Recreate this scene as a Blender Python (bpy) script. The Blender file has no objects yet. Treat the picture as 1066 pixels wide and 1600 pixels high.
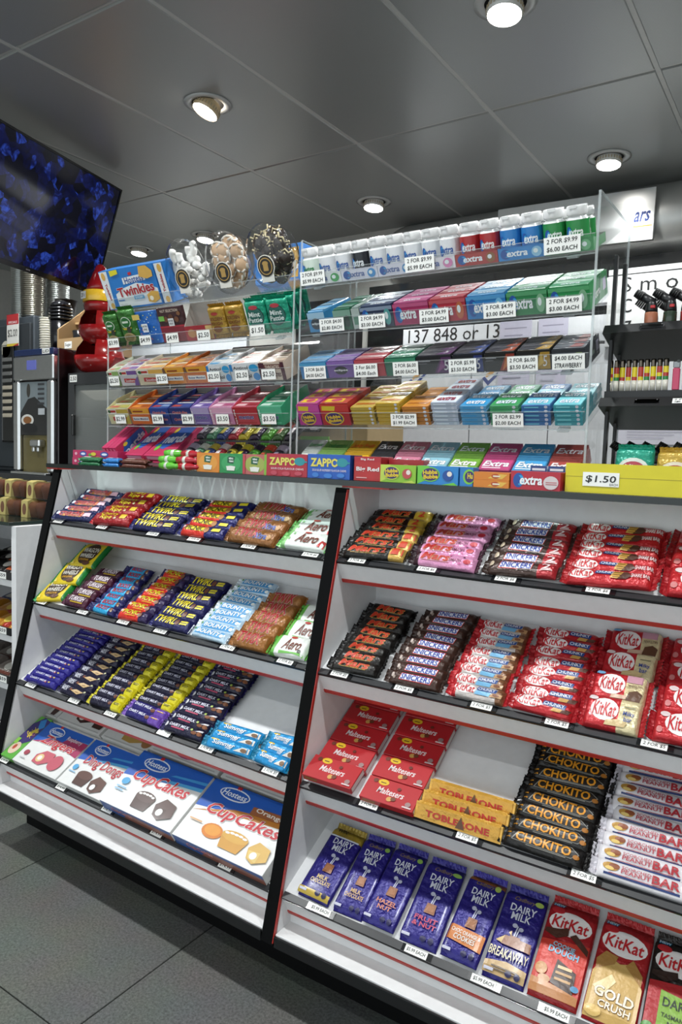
import bpy, bmesh, math, random
from mathutils import Matrix, Vector
random.seed(7)
SC = bpy.context.scene
COL = SC.collection
R_ = math.radians

# ------------------------------------------------------------------ camera, world, light level
CAM_H = 1.19
cam_d = bpy.data.cameras.new('camera'); cam_d.sensor_fit = 'HORIZONTAL'
cam_d.sensor_width = 36.0; cam_d.lens = 36.0 * 1135 / 1066; cam_d.clip_start = 0.02
cam = bpy.data.objects.new('camera', cam_d); COL.objects.link(cam)
yaw, pit, rol = 0.587, -0.080, 0.0318
fw = Vector((-math.sin(yaw) * math.cos(pit), math.cos(yaw) * math.cos(pit), math.sin(pit)))
r0 = Vector((math.cos(yaw), math.sin(yaw), 0)); u0 = r0.cross(fw)
rr = math.cos(rol) * r0 + math.sin(rol) * u0; uu = -math.sin(rol) * r0 + math.cos(rol) * u0
cam.matrix_world = Matrix(((rr.x, uu.x, -fw.x, 0), (rr.y, uu.y, -fw.y, 0), (rr.z, uu.z, -fw.z, CAM_H), (0, 0, 0, 1)))
SC.camera = cam
SC.view_settings.view_transform = 'Standard'
SC.view_settings.look = 'None'
SC.view_settings.gamma = 1.0
SC.view_settings.use_curve_mapping = False
SC.view_settings.exposure = -0.04
LAMP_W = 74.0
wd = bpy.data.worlds.new('world'); SC.world = wd; wd.use_nodes = True
wd.node_tree.nodes['Background'].inputs[0].default_value = (0.88, 0.97, 1.0, 1)
wd.node_tree.nodes['Background'].inputs[1].default_value = 1.35

# ------------------------------------------------------------------ helpers
def lin(h):
    h = h.lstrip('#')
    out = []
    for i in (0, 2, 4):
        c = int(h[i:i + 2], 16) / 255
        out.append(c / 12.92 if c <= .04045 else ((c + .055) / 1.055) ** 2.4)
    return out + [1.0]

MATS = {}
KIND = {  # rough, metallic, coat, bump strength, bump scale
    'card': (.38, 0, .15, .0, 0), 'print': (.36, .05, .1, .3, 42), 'foil': (.33, .2, .15, .8, 42), 'film': (.32, 0, .2, .25, 50), 'matte': (.75, 0, 0, 0, 0),
    'paint': (.5, 0, 0, .03, 250), 'gloss': (.16, 0, .3, 0, 0), 'metal': (.28, 1, 0, 0, 0), 'chrome': (.1, 1, 0, 0, 0), 'ink': (.42, 0, .1, 0, 0)}
def mat(h, kind='card'):
    key = (h, kind)
    if key in MATS: return MATS[key]
    m = bpy.data.materials.new(kind + '_' + h); m.use_nodes = True
    nt = m.node_tree; b = nt.nodes['Principled BSDF']
    ro, me, co, bs, bsc = KIND[kind]
    c = lin(h)
    b.inputs['Roughness'].default_value = ro; b.inputs['Metallic'].default_value = me
    b.inputs['Coat Weight'].default_value = co; b.inputs['Coat Roughness'].default_value = .15
    if kind == 'matte': b.inputs['Specular IOR Level'].default_value = .12
    tc = nt.nodes.new('ShaderNodeTexCoord'); nz = nt.nodes.new('ShaderNodeTexNoise')
    nz.inputs['Scale'].default_value = 40; nz.inputs['Detail'].default_value = 2
    nt.links.new(tc.outputs['Object'], nz.inputs['Vector'])
    mx = nt.nodes.new('ShaderNodeMix'); mx.data_type = 'RGBA'
    mx.inputs[6].default_value = [x * .93 for x in c[:3]] + [1]; mx.inputs[7].default_value = [min(1, x * 1.06) for x in c[:3]] + [1]
    nt.links.new(nz.outputs['Fac'], mx.inputs[0]); nt.links.new(mx.outputs[2], b.inputs['Base Color'])
    if bs:
        n2 = nt.nodes.new('ShaderNodeTexNoise'); n2.inputs['Scale'].default_value = bsc; n2.inputs['Detail'].default_value = 3
        nt.links.new(tc.outputs['Object'], n2.inputs['Vector'])
        bp = nt.nodes.new('ShaderNodeBump'); bp.inputs['Strength'].default_value = bs; bp.inputs['Distance'].default_value = .01
        nt.links.new(n2.outputs['Fac'], bp.inputs['Height']); nt.links.new(bp.outputs['Normal'], b.inputs['Normal'])
    MATS[key] = m
    return m
def emis(name, col, s, base=.8):
    m = bpy.data.materials.new(name); m.use_nodes = True; nt = m.node_tree
    b = nt.nodes['Principled BSDF']; b.inputs['Emission Color'].default_value = list(col) + [1]; b.inputs['Emission Strength'].default_value = s
    b.inputs['Base Color'].default_value = (base, base, base, 1)
    return m
def clear_mat(name, tint=(.97, .98, .98), refl=1.0, frost=0.0):
    m = bpy.data.materials.new(name); m.use_nodes = True; nt = m.node_tree
    nt.nodes.remove(nt.nodes['Principled BSDF']); out = nt.nodes['Material Output']
    tr = nt.nodes.new('ShaderNodeBsdfTransparent'); tr.inputs[0].default_value = list(tint) + [1]
    gl = nt.nodes.new('ShaderNodeBsdfGlossy'); gl.inputs['Roughness'].default_value = .04
    lw = nt.nodes.new('ShaderNodeLayerWeight'); lw.inputs['Blend'].default_value = .5
    pw = nt.nodes.new('ShaderNodeMath'); pw.operation = 'POWER'; pw.inputs[1].default_value = 5
    fr = nt.nodes.new('ShaderNodeMath'); fr.operation = 'MULTIPLY_ADD'; fr.inputs[1].default_value = .7; fr.inputs[2].default_value = .03
    nt.links.new(lw.outputs['Facing'], pw.inputs[0]); nt.links.new(pw.outputs[0], fr.inputs[0])
    ms = nt.nodes.new('ShaderNodeMixShader')
    mul = nt.nodes.new('ShaderNodeMath'); mul.operation = 'MULTIPLY'; mul.inputs[1].default_value = refl
    nt.links.new(fr.outputs[0], mul.inputs[0]); nt.links.new(mul.outputs[0], ms.inputs[0])
    src = tr.outputs[0]
    if frost:
        df = nt.nodes.new('ShaderNodeBsdfDiffuse'); df.inputs[0].default_value = (.85, .88, .88, 1)
        m2 = nt.nodes.new('ShaderNodeMixShader'); m2.inputs[0].default_value = frost
        nt.links.new(tr.outputs[0], m2.inputs[1]); nt.links.new(df.outputs[0], m2.inputs[2]); src = m2.outputs[0]
    nt.links.new(src, ms.inputs[1]); nt.links.new(gl.outputs[0], ms.inputs[2])
    nt.links.new(ms.outputs[0], out.inputs['Surface'])
    return m
ACR = clear_mat('clear_acrylic', (.985, .99, .99), .8)
ACE = clear_mat('acrylic_edge', (.80, .84, .85), 1.0, .25)
PET = clear_mat('clear_plastic', (.975, .98, .98), 1.6)
CELLO = clear_mat('cellophane', (.95, .95, .95), 1.8)

def T3(x, y, z): return Matrix.Translation((x, y, z))
def RX(a): return Matrix.Rotation(R_(a), 4, 'X')
def RY(a): return Matrix.Rotation(R_(a), 4, 'Y')
def RZ(a): return Matrix.Rotation(R_(a), 4, 'Z')
I4 = Matrix.Identity(4)

def link(name, data, parent=None, M=None):
    o = bpy.data.objects.new(name, data); COL.objects.link(o)
    if parent is not None: o.parent = parent
    if M is not None: o.matrix_local = M
    return o
def tag(o, label, cat, group=None):
    o['label'] = label; o['category'] = cat
    if group: o['group'] = group
    return o
def empty(name, M, label, cat, group=None):
    o = link(name, None, None, M); o.empty_display_size = .02
    return tag(o, label, cat, group)
def struct(o): o['kind'] = 'structure'; return o

class MB:                                   # one mesh: boxes, prisms, lathes, tubes
    def __init__(s): s.V = []; s.F = []; s.I = []; s.S = []
    def add(s, V, F, mi=0, sm=False):
        k = len(s.V); s.V += [tuple(v) for v in V]
        s.F += [tuple(i + k for i in f) for f in F]; s.I += [mi] * len(F); s.S += [sm] * len(F)
        return s
    def box(s, x0, y0, z0, x1, y1, z1, mi=0, M=None, ch=0):
        if ch:
            bm = bmesh.new()
            vs = [bm.verts.new(p) for p in ((x0, y0, z0), (x1, y0, z0), (x1, y1, z0), (x0, y1, z0), (x0, y0, z1), (x1, y0, z1), (x1, y1, z1), (x0, y1, z1))]
            for f in ((3, 2, 1, 0), (4, 5, 6, 7), (0, 1, 5, 4), (1, 2, 6, 5), (2, 3, 7, 6), (3, 0, 4, 7)): bm.faces.new([vs[i] for i in f])
            bmesh.ops.bevel(bm, geom=bm.edges[:], offset=ch, segments=1, affect='EDGES')
            bm.verts.index_update()
            V = [v.co.copy() for v in bm.verts]; F = [[v.index for v in f.verts] for f in bm.faces]; bm.free()
        else:
            V = [Vector(p) for p in ((x0, y0, z0), (x1, y0, z0), (x1, y1, z0), (x0, y1, z0), (x0, y0, z1), (x1, y0, z1), (x1, y1, z1), (x0, y1, z1))]
            F = ((3, 2, 1, 0), (4, 5, 6, 7), (0, 1, 5, 4), (1, 2, 6, 5), (2, 3, 7, 6), (3, 0, 4, 7))
        if M is not None: V = [M @ v for v in V]
        return s.add(V, F, mi)
    def prism(s, pts, a, b, axis='x', mi=0, M=None):   # polygon extruded along an axis; pts in the other two axes
        f = {'x': lambda p, t: (t, p[0], p[1]), 'y': lambda p, t: (p[0], t, p[1]), 'z': lambda p, t: (p[0], p[1], t)}[axis]
        n = len(pts); V = [Vector(f(p, a)) for p in pts] + [Vector(f(p, b)) for p in pts]
        if M is not None: V = [M @ v for v in V]
        F = [tuple(range(n))[::-1], tuple(range(n, 2 * n))] + [(i, (i + 1) % n, n + (i + 1) % n, n + i) for i in range(n)]
        return s.add(V, F, mi)
    def lathe(s, prof, n=16, mi=0, M=None, sm=True, caps=True):
        V = []; F = []
        for r, z in prof:
            for i in range(n):
                a = 2 * math.pi * i / n; V.append(Vector((r * math.cos(a), r * math.sin(a), z)))
        for j in range(len(prof) - 1):
            for i in range(n): F.append((j * n + i, j * n + (i + 1) % n, (j + 1) * n + (i + 1) % n, (j + 1) * n + i))
        if M is not None: V = [M @ v for v in V]
        s.add(V, F, mi, sm)
        if caps:
            k = len(s.V) - len(V); m = len(prof) - 1
            s.F += [tuple(k + i for i in range(n))[::-1], tuple(k + m * n + i for i in range(n))]; s.I += [mi] * 2; s.S += [False] * 2
        return s
    def tube(s, pts, r, n=8, mi=0):
        pts = [Vector(p) for p in pts]; V = []; F = []
        for i, p in enumerate(pts):
            d = (pts[min(i + 1, len(pts) - 1)] - pts[max(i - 1, 0)]).normalized()
            a = d.orthogonal().normalized(); b = d.cross(a)
            for k in range(n):
                t = 2 * math.pi * k / n; V.append(p + (a * math.cos(t) + b * math.sin(t)) * r)
        for j in range(len(pts) - 1):
            for k in range(n): F.append((j * n + k, j * n + (k + 1) % n, (j + 1) * n + (k + 1) % n, (j + 1) * n + k))
        F += [tuple(range(n))[::-1], tuple((len(pts) - 1) * n + k for k in range(n))]
        return s.add(V, F, mi, True)
    def mesh(s, name, mats):
        me = bpy.data.meshes.new(name); me.from_pydata(s.V, [], s.F)
        for m in mats: me.materials.append(m)
        me.polygons.foreach_set('material_index', s.I); me.polygons.foreach_set('use_smooth', s.S); me.update()
        return me
    def obj(s, name, mats, parent=None, M=None):
        if not isinstance(mats, (list, tuple)): mats = [mats]
        return link(name, s.mesh(name, mats), parent, M)

# ---- flat print: coloured patches and lettering laid on a face, as one thin mesh
def R(u0, v0, u1, v1, c): return ('R', u0, v0, u1, v1, c)
def E(cx, cy, rx, ry, c): return ('E', cx, cy, rx, ry, c)
def G(pts, c): return ('G', pts, c)
def T(s, cx, cy, w, h, c, o=None, sh=0, b=.015, rot=0, ob=.02): return ('T', s, cx, cy, w, h, c, o, sh, b, rot, ob)
TXT = {}
def text_unit(s, b, sh, cut):
    key = (s, b, sh, cut)
    if key in TXT: return TXT[key]
    cu = bpy.data.curves.new('lettering', 'FONT'); cu.body = s; cu.offset = b; cu.shear = sh; cu.resolution_u = 2
    cu.dimensions = '2D'; cu.fill_mode = 'FRONT'
    ob = bpy.data.objects.new('lettering', cu)
    me = bpy.data.meshes.new_from_object(ob)
    bm = bmesh.new(); bm.from_mesh(me)
    ys = [v.co.y for v in bm.verts]
    if cut and ys:
        lo, hi = min(ys), max(ys)
        for t in (.14, .28, .42, .57, .71, .85):
            bmesh.ops.bisect_plane(bm, geom=bm.verts[:] + bm.edges[:] + bm.faces[:], plane_co=(0, lo + t * (hi - lo), 0), plane_no=(0, 1, 0))
    bm.verts.index_update()
    V = [(v.co.x, v.co.y) for v in bm.verts]; F = [[v.index for v in f.verts] for f in bm.faces]
    bm.free(); bpy.data.objects.remove(ob); bpy.data.curves.remove(cu); bpy.data.meshes.remove(me)
    TXT[key] = (V, F)
    return V, F
def print_mesh(name, ops, W, H, zf=None, kind='ink', eps=None):
    mats = []; mi = {}
    def m(c):
        if c not in mi: mi[c] = len(mats); mats.append(mat(c, kind))
        return mi[c]
    mb = MB(); flat = zf is None
    z0 = .0003 if flat else .0006
    if eps is None: eps = .00022 if flat else .00032
    def put(P, F, c, layer):
        V = []
        for u, v in P:
            x, y = (u - .5) * W, (v - .5) * H
            V.append((x, y, (0 if flat else zf(x, y)) + z0 + eps * layer))
        mb.add(V, F, m(c))
    for L, op in enumerate(ops):
        if op[0] == 'R':
            _, a, b, c, d, col = op
            nx, ny = (1, 1) if flat else (6, 6)
            P = [(a + (c - a) * i / nx, b + (d - b) * j / ny) for j in range(ny + 1) for i in range(nx + 1)]
            F = [(j * (nx + 1) + i, j * (nx + 1) + i + 1, (j + 1) * (nx + 1) + i + 1, (j + 1) * (nx + 1) + i) for j in range(ny) for i in range(nx)]
            put(P, F, col, L)
        elif op[0] == 'E':
            _, cx, cy, rx, ry, col = op
            n = 18; rings = (1,) if flat else (.4, .75, 1)
            P = [(cx, cy)]; F = []
            for q in rings:
                for i in range(n): P.append((cx + rx * q * math.cos(2 * math.pi * i / n), cy + ry * q * math.sin(2 * math.pi * i / n)))
            F += [(0, 1 + i, 1 + (i + 1) % n) for i in range(n)]
            for j in range(len(rings) - 1): F += [(1 + j * n + i, 1 + (j + 1) * n + i, 1 + (j + 1) * n + (i + 1) % n, 1 + j * n + (i + 1) % n) for i in range(n)]
            put(P, F, col, L)
        elif op[0] == 'G':
            if flat: put(op[1], [tuple(range(len(op[1])))], op[2], L)
            else:
                bm = bmesh.new(); bm.faces.new([bm.verts.new((u, v, 0)) for u, v in op[1]])
                for q in range(1, 10):
                    for no in ((1, 0, 0), (0, 1, 0)):
                        bmesh.ops.bisect_plane(bm, geom=bm.verts[:] + bm.edges[:] + bm.faces[:], plane_co=(q / 10, q / 10, 0), plane_no=no)
                bm.normal_update()
                if bm.faces[:] and list(bm.faces)[0].normal.z < 0: bmesh.ops.reverse_faces(bm, faces=bm.faces[:])
                bm.verts.index_update(); P = [(v.co.x, v.co.y) for v in bm.verts]; F = [[v.index for v in f.verts] for f in bm.faces]; bm.free()
                put(P, F, op[2], L)
        else:
            _, s, cx, cy, w, h, col, o, sh, b, rot, ob_ = op
            b *= (.75 if flat else .6)
            V, F = text_unit(s, b, sh, not flat)
            if not V: continue
            x0, x1 = min(p[0] for p in V), max(p[0] for p in V); y0, y1 = min(p[1] for p in V), max(p[1] for p in V)
            def tr(P):
                out = []
                for px, py in P:
                    a = ((px - x0) / (x1 - x0) - .5) * w * W; c = ((py - y0) / (y1 - y0) - .5) * h * H
                    if rot: a, c = a * math.cos(R_(rot)) - c * math.sin(R_(rot)), a * math.sin(R_(rot)) + c * math.cos(R_(rot))
                    out.append((cx + a / W, cy + c / H))
                return out
            if o:
                V2, F2 = text_unit(s, b + ob_, sh, not flat); put(tr(V2), F2, o, L)
            put(tr(V), F, col, L + (.5 if flat else 2.0))
    return mb.mesh(name, mats)
CACHE = {}
def cached(key, fn):
    if key not in CACHE: CACHE[key] = fn()
    return CACHE[key]
ORD = ['front', 'second', 'third', 'fourth', 'fifth', 'sixth', 'seventh', 'eighth', 'ninth', 'tenth', 'eleventh', 'twelfth', 'thirteenth']
def nth(i, n): return 'frontmost' if i == 0 else ('rearmost' if i == n - 1 else ORD[i] + ' from front')
FRONT = RX(90)                              # print plane -> face looking to -Y
SIDE = RZ(90) @ RX(90)                      # print plane -> face looking to +X
SIDEL = RZ(-90) @ RX(90)

# ---- flow-wrapped bar: pillow body, two crimped seals, print
def topz(L, W, H, p):
    def f(x, y):
        v = min(1, abs(2 * y / W)); zy = (1 - v ** p) ** (1 / p)
        e = .16; u = min(1, (1 - abs(2 * x / L)) / e); ze = 1 - (1 - u) ** 2.2
        return H * (.22 + .78 * ze) * (.30 + .70 * zy)
    return f
def pillow(L, W, H, p, bands, seed=0):
    f = topz(L, W, H, p); mb = MB(); rnd = random.Random(seed)
    us = sorted(set([-1, -.985, -.94, -.88, -.8, -.5, -.2, .1, .4, .65, .8, .88, .94, .985, 1] + [2 * b[i] - 1 for b in bands for i in (0, 1)]))
    vs = [-1, -.97, -.86, -.62, -.3, 0, .3, .62, .86, .97, 1]
    V = []; n = len(vs); F = []; IM = []
    for u in us:
        sq = 1 - .06 * max(0, abs(u) - .85) / .15
        for v in vs:
            x, y = u * L / 2, v * W / 2
            z = f(x, y); V.append((x, y * sq, z))
    k = len(V)
    for u in us: V += [(u * L / 2, -W / 2 * .97, H * .02), (u * L / 2, W / 2 * .97, H * .02)]
    for i in range(len(us) - 1):
        mid = ((us[i] + us[i + 1]) / 2 + 1) / 2; m = 0
        for q, b in enumerate(bands):
            if b[0] <= mid <= b[1]: m = q + 1
        for j in range(n - 1): F.append((i * n + j, (i + 1) * n + j, (i + 1) * n + j + 1, i * n + j + 1)); IM.append(m)
        F.append((k + 2 * i, k + 2 * i + 2, (i + 1) * n, i * n)); IM.append(m)
        F.append((i * n + n - 1, (i + 1) * n + n - 1, k + 2 * i + 3, k + 2 * i + 1)); IM.append(m)
        F.append((k + 2 * i, k + 2 * i + 1, k + 2 * i + 3, k + 2 * i + 2)); IM.append(m)
    mb.V = V; mb.F = F; mb.I = IM; mb.S = [True] * len(F)
    return mb
def seal_mb(W, d, zh):                     # zigzag crimped strip, starts at x=0 and runs to +x
    mb = MB(); n = max(4, int(W / .004)); V = []; F = []
    for i in range(n + 1):
        y = -W / 2 + W * i / n; zz = .0012 * (i % 2)
        V += [(0, y, zh), (d * .5, y, zh + .0022 + zz * .6), (d - .0018 * (i % 2), y, zh + .0058 + zz * 1.3)]
    for i in range(n): F += [(3 * i, 3 * i + 1, 3 * i + 4, 3 * i + 3), (3 * i + 1, 3 * i + 2, 3 * i + 5, 3 * i + 4)]
    m = len(V); V2 = [(x, y, z - .0009) for x, y, z in V]; F2 = [tuple(q + m for q in f[::-1]) for f in F]
    mb.add(V + V2, F + F2); return mb

# spec: name, H ratio, p, base, bands, seal colour, prints, kind
def wrap(name, spec, L, W, M, label, group, cat='chocolate bar', H=None, sd=.0115, vert=False, seals=(1, 1)):
    key, base, bands, seal, ops, hr, p, kind = spec
    Hh = H or W * hr; Lb = L - sd * (seals[0] + seals[1]); rk = (key, round(L, 3), round(W, 4), vert)
    fz = topz(Lb, W, Hh, p)
    A = RZ(90) if vert else I4
    me = cached(('b',) + rk, lambda: pillow(Lb, W, Hh, p, bands).mesh(name, [mat(base, kind)] + [mat(b[2], kind) for b in bands]))
    sm = cached(('s',) + rk, lambda: seal_mb(W * .94, sd, Hh * .11).mesh('end_seal', [mat(seal, 'foil')]))
    if vert: pm = cached(('p',) + rk, lambda: print_mesh('wrapper_print', ops, W, Lb, lambda x, y: fz(y, x), 'print') if ops else None)
    else: pm = cached(('p',) + rk, lambda: print_mesh('wrapper_print', ops, Lb, W, fz, 'print') if ops else None)
    o = link(name, me, None, M @ A); tag(o, label, cat, group)
    if seals[1]: link('end_seal', sm, o, T3(Lb / 2 - .0005, 0, 0))
    if seals[0]: link('end_seal', sm, o, T3(-Lb / 2 + .0005, 0, 0) @ RZ(180))
    if pm: link('wrapper_print', pm, o, A.inverted())
    return o
# ---- cardboard carton with printed faces; origin at front bottom centre, y to the back
def carton(name, w, d, h, M, label, cat, group, base, front=None, top=None, right=None, left=None, key=None, kind='card', ch=.0008):
    key = key or label
    k = (key, round(w, 3), round(d, 3), round(h, 3))
    me = cached(('c',) + k, lambda: MB().box(-w / 2, 0, 0, w / 2, d, h, ch=ch).mesh(name, [mat(base, kind)]))
    o = link(name, me, None, M); tag(o, label, cat, group)
    if front: link('front_print', cached(('cf',) + k, lambda: print_mesh('front_print', front, w, h)), o, T3(0, 0, h / 2) @ FRONT)
    if top: link('top_print', cached(('ct',) + k, lambda: print_mesh('top_print', top, w, d)), o, T3(0, d / 2, h))
    if right: link('side_print', cached(('cr',) + k, lambda: print_mesh('side_print', right, d, h)), o, T3(w / 2, d / 2, h / 2) @ SIDE)
    if left: link('side_print', cached(('cl',) + k, lambda: print_mesh('side_print', left, d, h)), o, T3(-w / 2, d / 2, h / 2) @ SIDEL)
    return o
def ticket(parent, M, w, h, lines, paper='f2f2ee', ink='1a1a1a', extra=()):   # price ticket: paper and ink in one mesh
    key = ('tk', round(w, 3), round(h, 3), tuple(lines), paper)
    def mk():
        n = len(lines); ops = list(extra)
        for i, s in enumerate(lines):
            ww = .84 if (i == 0 or len(s) > 9) else .7
            ops.append(T(s, .5 if ww > .8 else .44, 1 - (i + .5) / n * .92 - .04, ww, .62 / n if n > 1 else .56, ink, b=.018, sh=.08))
        pm = print_mesh('x', ops, w, h, eps=.00015)
        mb = MB().box(-w / 2, -h / 2, -.0004, w / 2, h / 2, .0001)
        base = len(mb.V); mats = [mat(paper, 'card')] + list(pm.materials)
        mb.V += [tuple(v.co) for v in pm.vertices]
        for q in pm.polygons: mb.F.append(tuple(i + base for i in q.vertices)); mb.I.append(q.material_index + 1); mb.S.append(False)
        return mb.mesh('price_tag', mats)
    return link('price_tag', cached(key, mk), parent, M)

# ================================================================== the room
CEIL = 2.513
def tile_mat():
    m = bpy.data.materials.new('floor_tile_speckle'); m.use_nodes = True; nt = m.node_tree; b = nt.nodes['Principled BSDF']
    tc = nt.nodes.new('ShaderNodeTexCoord'); geo = nt.nodes.new('ShaderNodeNewGeometry')
    n1 = nt.nodes.new('ShaderNodeTexNoise'); n1.inputs['Scale'].default_value = 170; n1.inputs['Detail'].default_value = 4; n1.inputs['Roughness'].default_value = .75
    n2 = nt.nodes.new('ShaderNodeTexNoise'); n2.inputs['Scale'].default_value = 6; n2.inputs['Detail'].default_value = 3
    nt.links.new(geo.outputs['Position'], n1.inputs['Vector']); nt.links.new(geo.outputs['Position'], n2.inputs['Vector'])
    r = nt.nodes.new('ShaderNodeValToRGB'); e = r.color_ramp.elements
    e[0].position = .32; e[0].color = lin('464744'); e[1].position = .68; e[1].color = lin('7c7e79')
    nt.links.new(n1.outputs['Fac'], r.inputs[0])
    mx = nt.nodes.new('ShaderNodeMix'); mx.data_type = 'RGBA'; mx.blend_type = 'MULTIPLY'; mx.inputs[0].default_value = .35
    nt.links.new(r.outputs[0], mx.inputs[6]); nt.links.new(n2.outputs['Color'], mx.inputs[7]); nt.links.new(mx.outputs[2], b.inputs['Base Color'])
    b.inputs['Roughness'].default_value = .55
    bp = nt.nodes.new('ShaderNodeBump'); bp.inputs['Strength'].default_value = .25; bp.inputs['Distance'].default_value = .002
    nt.links.new(n1.outputs['Fac'], bp.inputs['Height']); nt.links.new(bp.outputs['Normal'], b.inputs['Normal'])
    return m
XA, XB, YA, YB = -5.37, 2.43, -2.1, 3.9
fl = struct(MB().box(XA, YA, -.06, XB, YB, -.003).obj('floor', mat('2c2c2a', 'matte')))
tme = MB().box(.0016, .0016, -.01, .5984, .5984, 0, ch=.0012).mesh('floor_tile', [tile_mat()])
for i in range(-9, 5):
    for j in range(-5, 6):
        x, y = i * .6, .858 + j * .6
        if x >= XA - .6 and y < YB - .2: link('floor_tile', tme, fl, T3(x, y, 0))
def ceil_mat():
    m = bpy.data.materials.new('ceiling_panel_perforated'); m.use_nodes = True; nt = m.node_tree; b = nt.nodes['Principled BSDF']
    geo = nt.nodes.new('ShaderNodeNewGeometry'); v = nt.nodes.new('ShaderNodeTexVoronoi'); v.inputs['Scale'].default_value = 240; v.inputs['Randomness'].default_value = 0
    nt.links.new(geo.outputs['Position'], v.inputs['Vector'])
    r = nt.nodes.new('ShaderNodeValToRGB'); e = r.color_ramp.elements
    e[0].position = .16; e[0].color = lin('8e908e'); e[1].position = .24; e[1].color = lin('a0a2a0')
    nt.links.new(v.outputs['Distance'], r.inputs[0]); nt.links.new(r.outputs[0], b.inputs['Base Color'])
    b.inputs['Roughness'].default_value = .34; b.inputs['Metallic'].default_value = .35
    return m
cl = struct(MB().box(XA, YA, CEIL + .014, XB, YB, CEIL + .08).obj('ceiling', mat('6a6a68', 'metal')))
cme = MB().box(.006, .006, 0, .594, 1.194, .018, ch=.005).mesh('ceiling_panel', [ceil_mat()])
for i in range(-5, 8):
    for j in range(-3, 2): link('ceiling_panel', cme, cl, T3(-2.37 + i * .6, 1.5 + j * 1.2, CEIL))
sme = MB().box(-.009, -2.1, 0, .009, 3.9, .010, ch=.002).mesh('grid_bar', [mat('b8b8b4', 'card')])
for i in range(-4, 8): link('grid_bar', sme, cl, T3(-2.37 + i * .6, 0, CEIL + .0015))
bm_ = MB().box(-5.37, -.006, 0, 2.43, .006, .010, ch=.002).mesh('grid_bar', [mat('b8b8b4', 'card')])
for j in range(-2, 2): link('grid_bar', bm_, cl, T3(0, 1.5 + j * 1.2, CEIL + .004))
struct(MB().box(XA, 3.78, 0, XB, 3.9, CEIL + .05).obj('wall_back', mat('b9b8b2', 'paint')))
struct(MB().box(XA - .1, YA, 0, XA, YB, CEIL + .05).obj('wall_left', mat('b4b3ae', 'paint')))
struct(MB().box(XB, YA, 0, XB + .1, YB, CEIL + .05).obj('wall_right', mat('c6c5c0', 'paint')))
tr = struct(MB().box(XA, 3.74, 1.96, -3.3, 3.78, 1.985, ch=.003).obj('pelmet_shadow', mat('4a4946', 'paint')))  # dark strip: a pelmet's shadow line put in as colour
tr2 = struct(MB().box(XA, 3.75, 1.3, -3.3, 3.78, 1.955, ch=.003).obj('trim_2', mat('c9ccd0', 'paint')))

# ---- recessed downlights
lens = emis('lamp_lens', (1.0, .97, .93), 26); lens_w = emis('lamp_lens_warm', (1.0, .95, .86), 22)
ring_me = MB().lathe([(.088, .0), (.092, -.003), (.075, -.006), (.062, -.004), (.060, 0.004)], 32, caps=False).mesh('trim_ring', [mat('b9b9b6', 'gloss')])
well_me = MB().lathe([(.062, -.0005), (.001, -.0008)], 32, caps=False).mesh('recess', [mat('1c1b1a', 'matte')])  # flat dark disc: colour stands for the shaded hollow, no hole is cut
bar_prof = [(.050, .012), (.053, -.016), (.053, -.022), (.050, -.024), (.050, -.028)]
barrel_me = MB().lathe(bar_prof, 32, caps=False).mesh('gimbal_barrel', [mat('d8d6d0', 'gloss')])
barrel_we = MB().lathe(bar_prof, 32, caps=False).mesh('gimbal_barrel', [mat('cdb48c', 'gloss')])
fin = MB()
for k in range(28):
    a = 2 * math.pi * k / 28; fin.box(.0500, -.0022, -.018, .0550, .0022, -.006, M=RZ(math.degrees(a)))
fin_me = fin.mesh('cooling_fins', [mat('b8a88c', 'gloss')])
lens_me = MB().lathe([(.049, -.026), (.044, -.0275), (.001, -.028)], 32, caps=False).mesh('lens', [lens])
lens_we = MB().lathe([(.049, -.026), (.044, -.0275), (.001, -.028)], 32, caps=False).mesh('lens', [lens_w])
LAMPS = [(-.885, 3.35, 0, 'above the price board at right, nearest the brushed sign'), (-2.076, 3.34, 0, 'above the tall row of white gum bottles'),
         (-3.30, 3.35, 0, 'above the clear biscuit tubs'), (-3.93, 3.37, 0, 'farthest left, just beside the wall screen'),
         (-.875, 2.095, 0, 'cut by the top edge of the photo'), (-2.076, 2.108, 1, 'alone with its tan barrel swung out, above the screen'),
         (-3.28, 2.10, 0, 'hidden behind the wall screen'), (.32, 2.10, 0, 'outside the right edge, middle row'), (.32, 3.35, 0, 'outside the right edge, back row')]
for q, x in enumerate((-3.28, -2.076, -.875, .32)):
    LAMPS += [(x, .85, 0, 'over the aisle, number %s from left' % ('one', 'two', 'three', 'four')[q]),
              (x, -.4, 0, 'behind the camera, number %s from left' % ('one', 'two', 'three', 'four')[q])]
for i, (x, y, warm, w) in enumerate(LAMPS):
    o = empty('downlight', T3(x, y, CEIL), 'round recessed ceiling lamp ' + w, 'ceiling lamp', 'recessed ceiling lamps')
    link('trim_ring', ring_me, o); link('recess', well_me, o)
    tilt = RZ(-38) @ RX(-24) if warm else RX(-7)
    G_ = T3(0, 0, -.008) @ tilt
    b = link('gimbal_barrel', barrel_we if warm else barrel_me, o, G_); link('cooling_fins', fin_me, b); link('lens', lens_we if warm else lens_me, b)
    ld = bpy.data.lights.new('lamp_light', 'SPOT'); ld.energy = LAMP_W * (.72 if y > 3 else 1.0 if y > 1.5 else .9 if y > .5 else .3); ld.spot_size = R_(152); ld.spot_blend = .75; ld.shadow_soft_size = .04
    ld.color = (1.0, .955, .90) if warm else (.97, 1.0, 1.0)
    lo = link('lamp_light', ld, o, G_ @ T3(0, 0, -.04))

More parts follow.
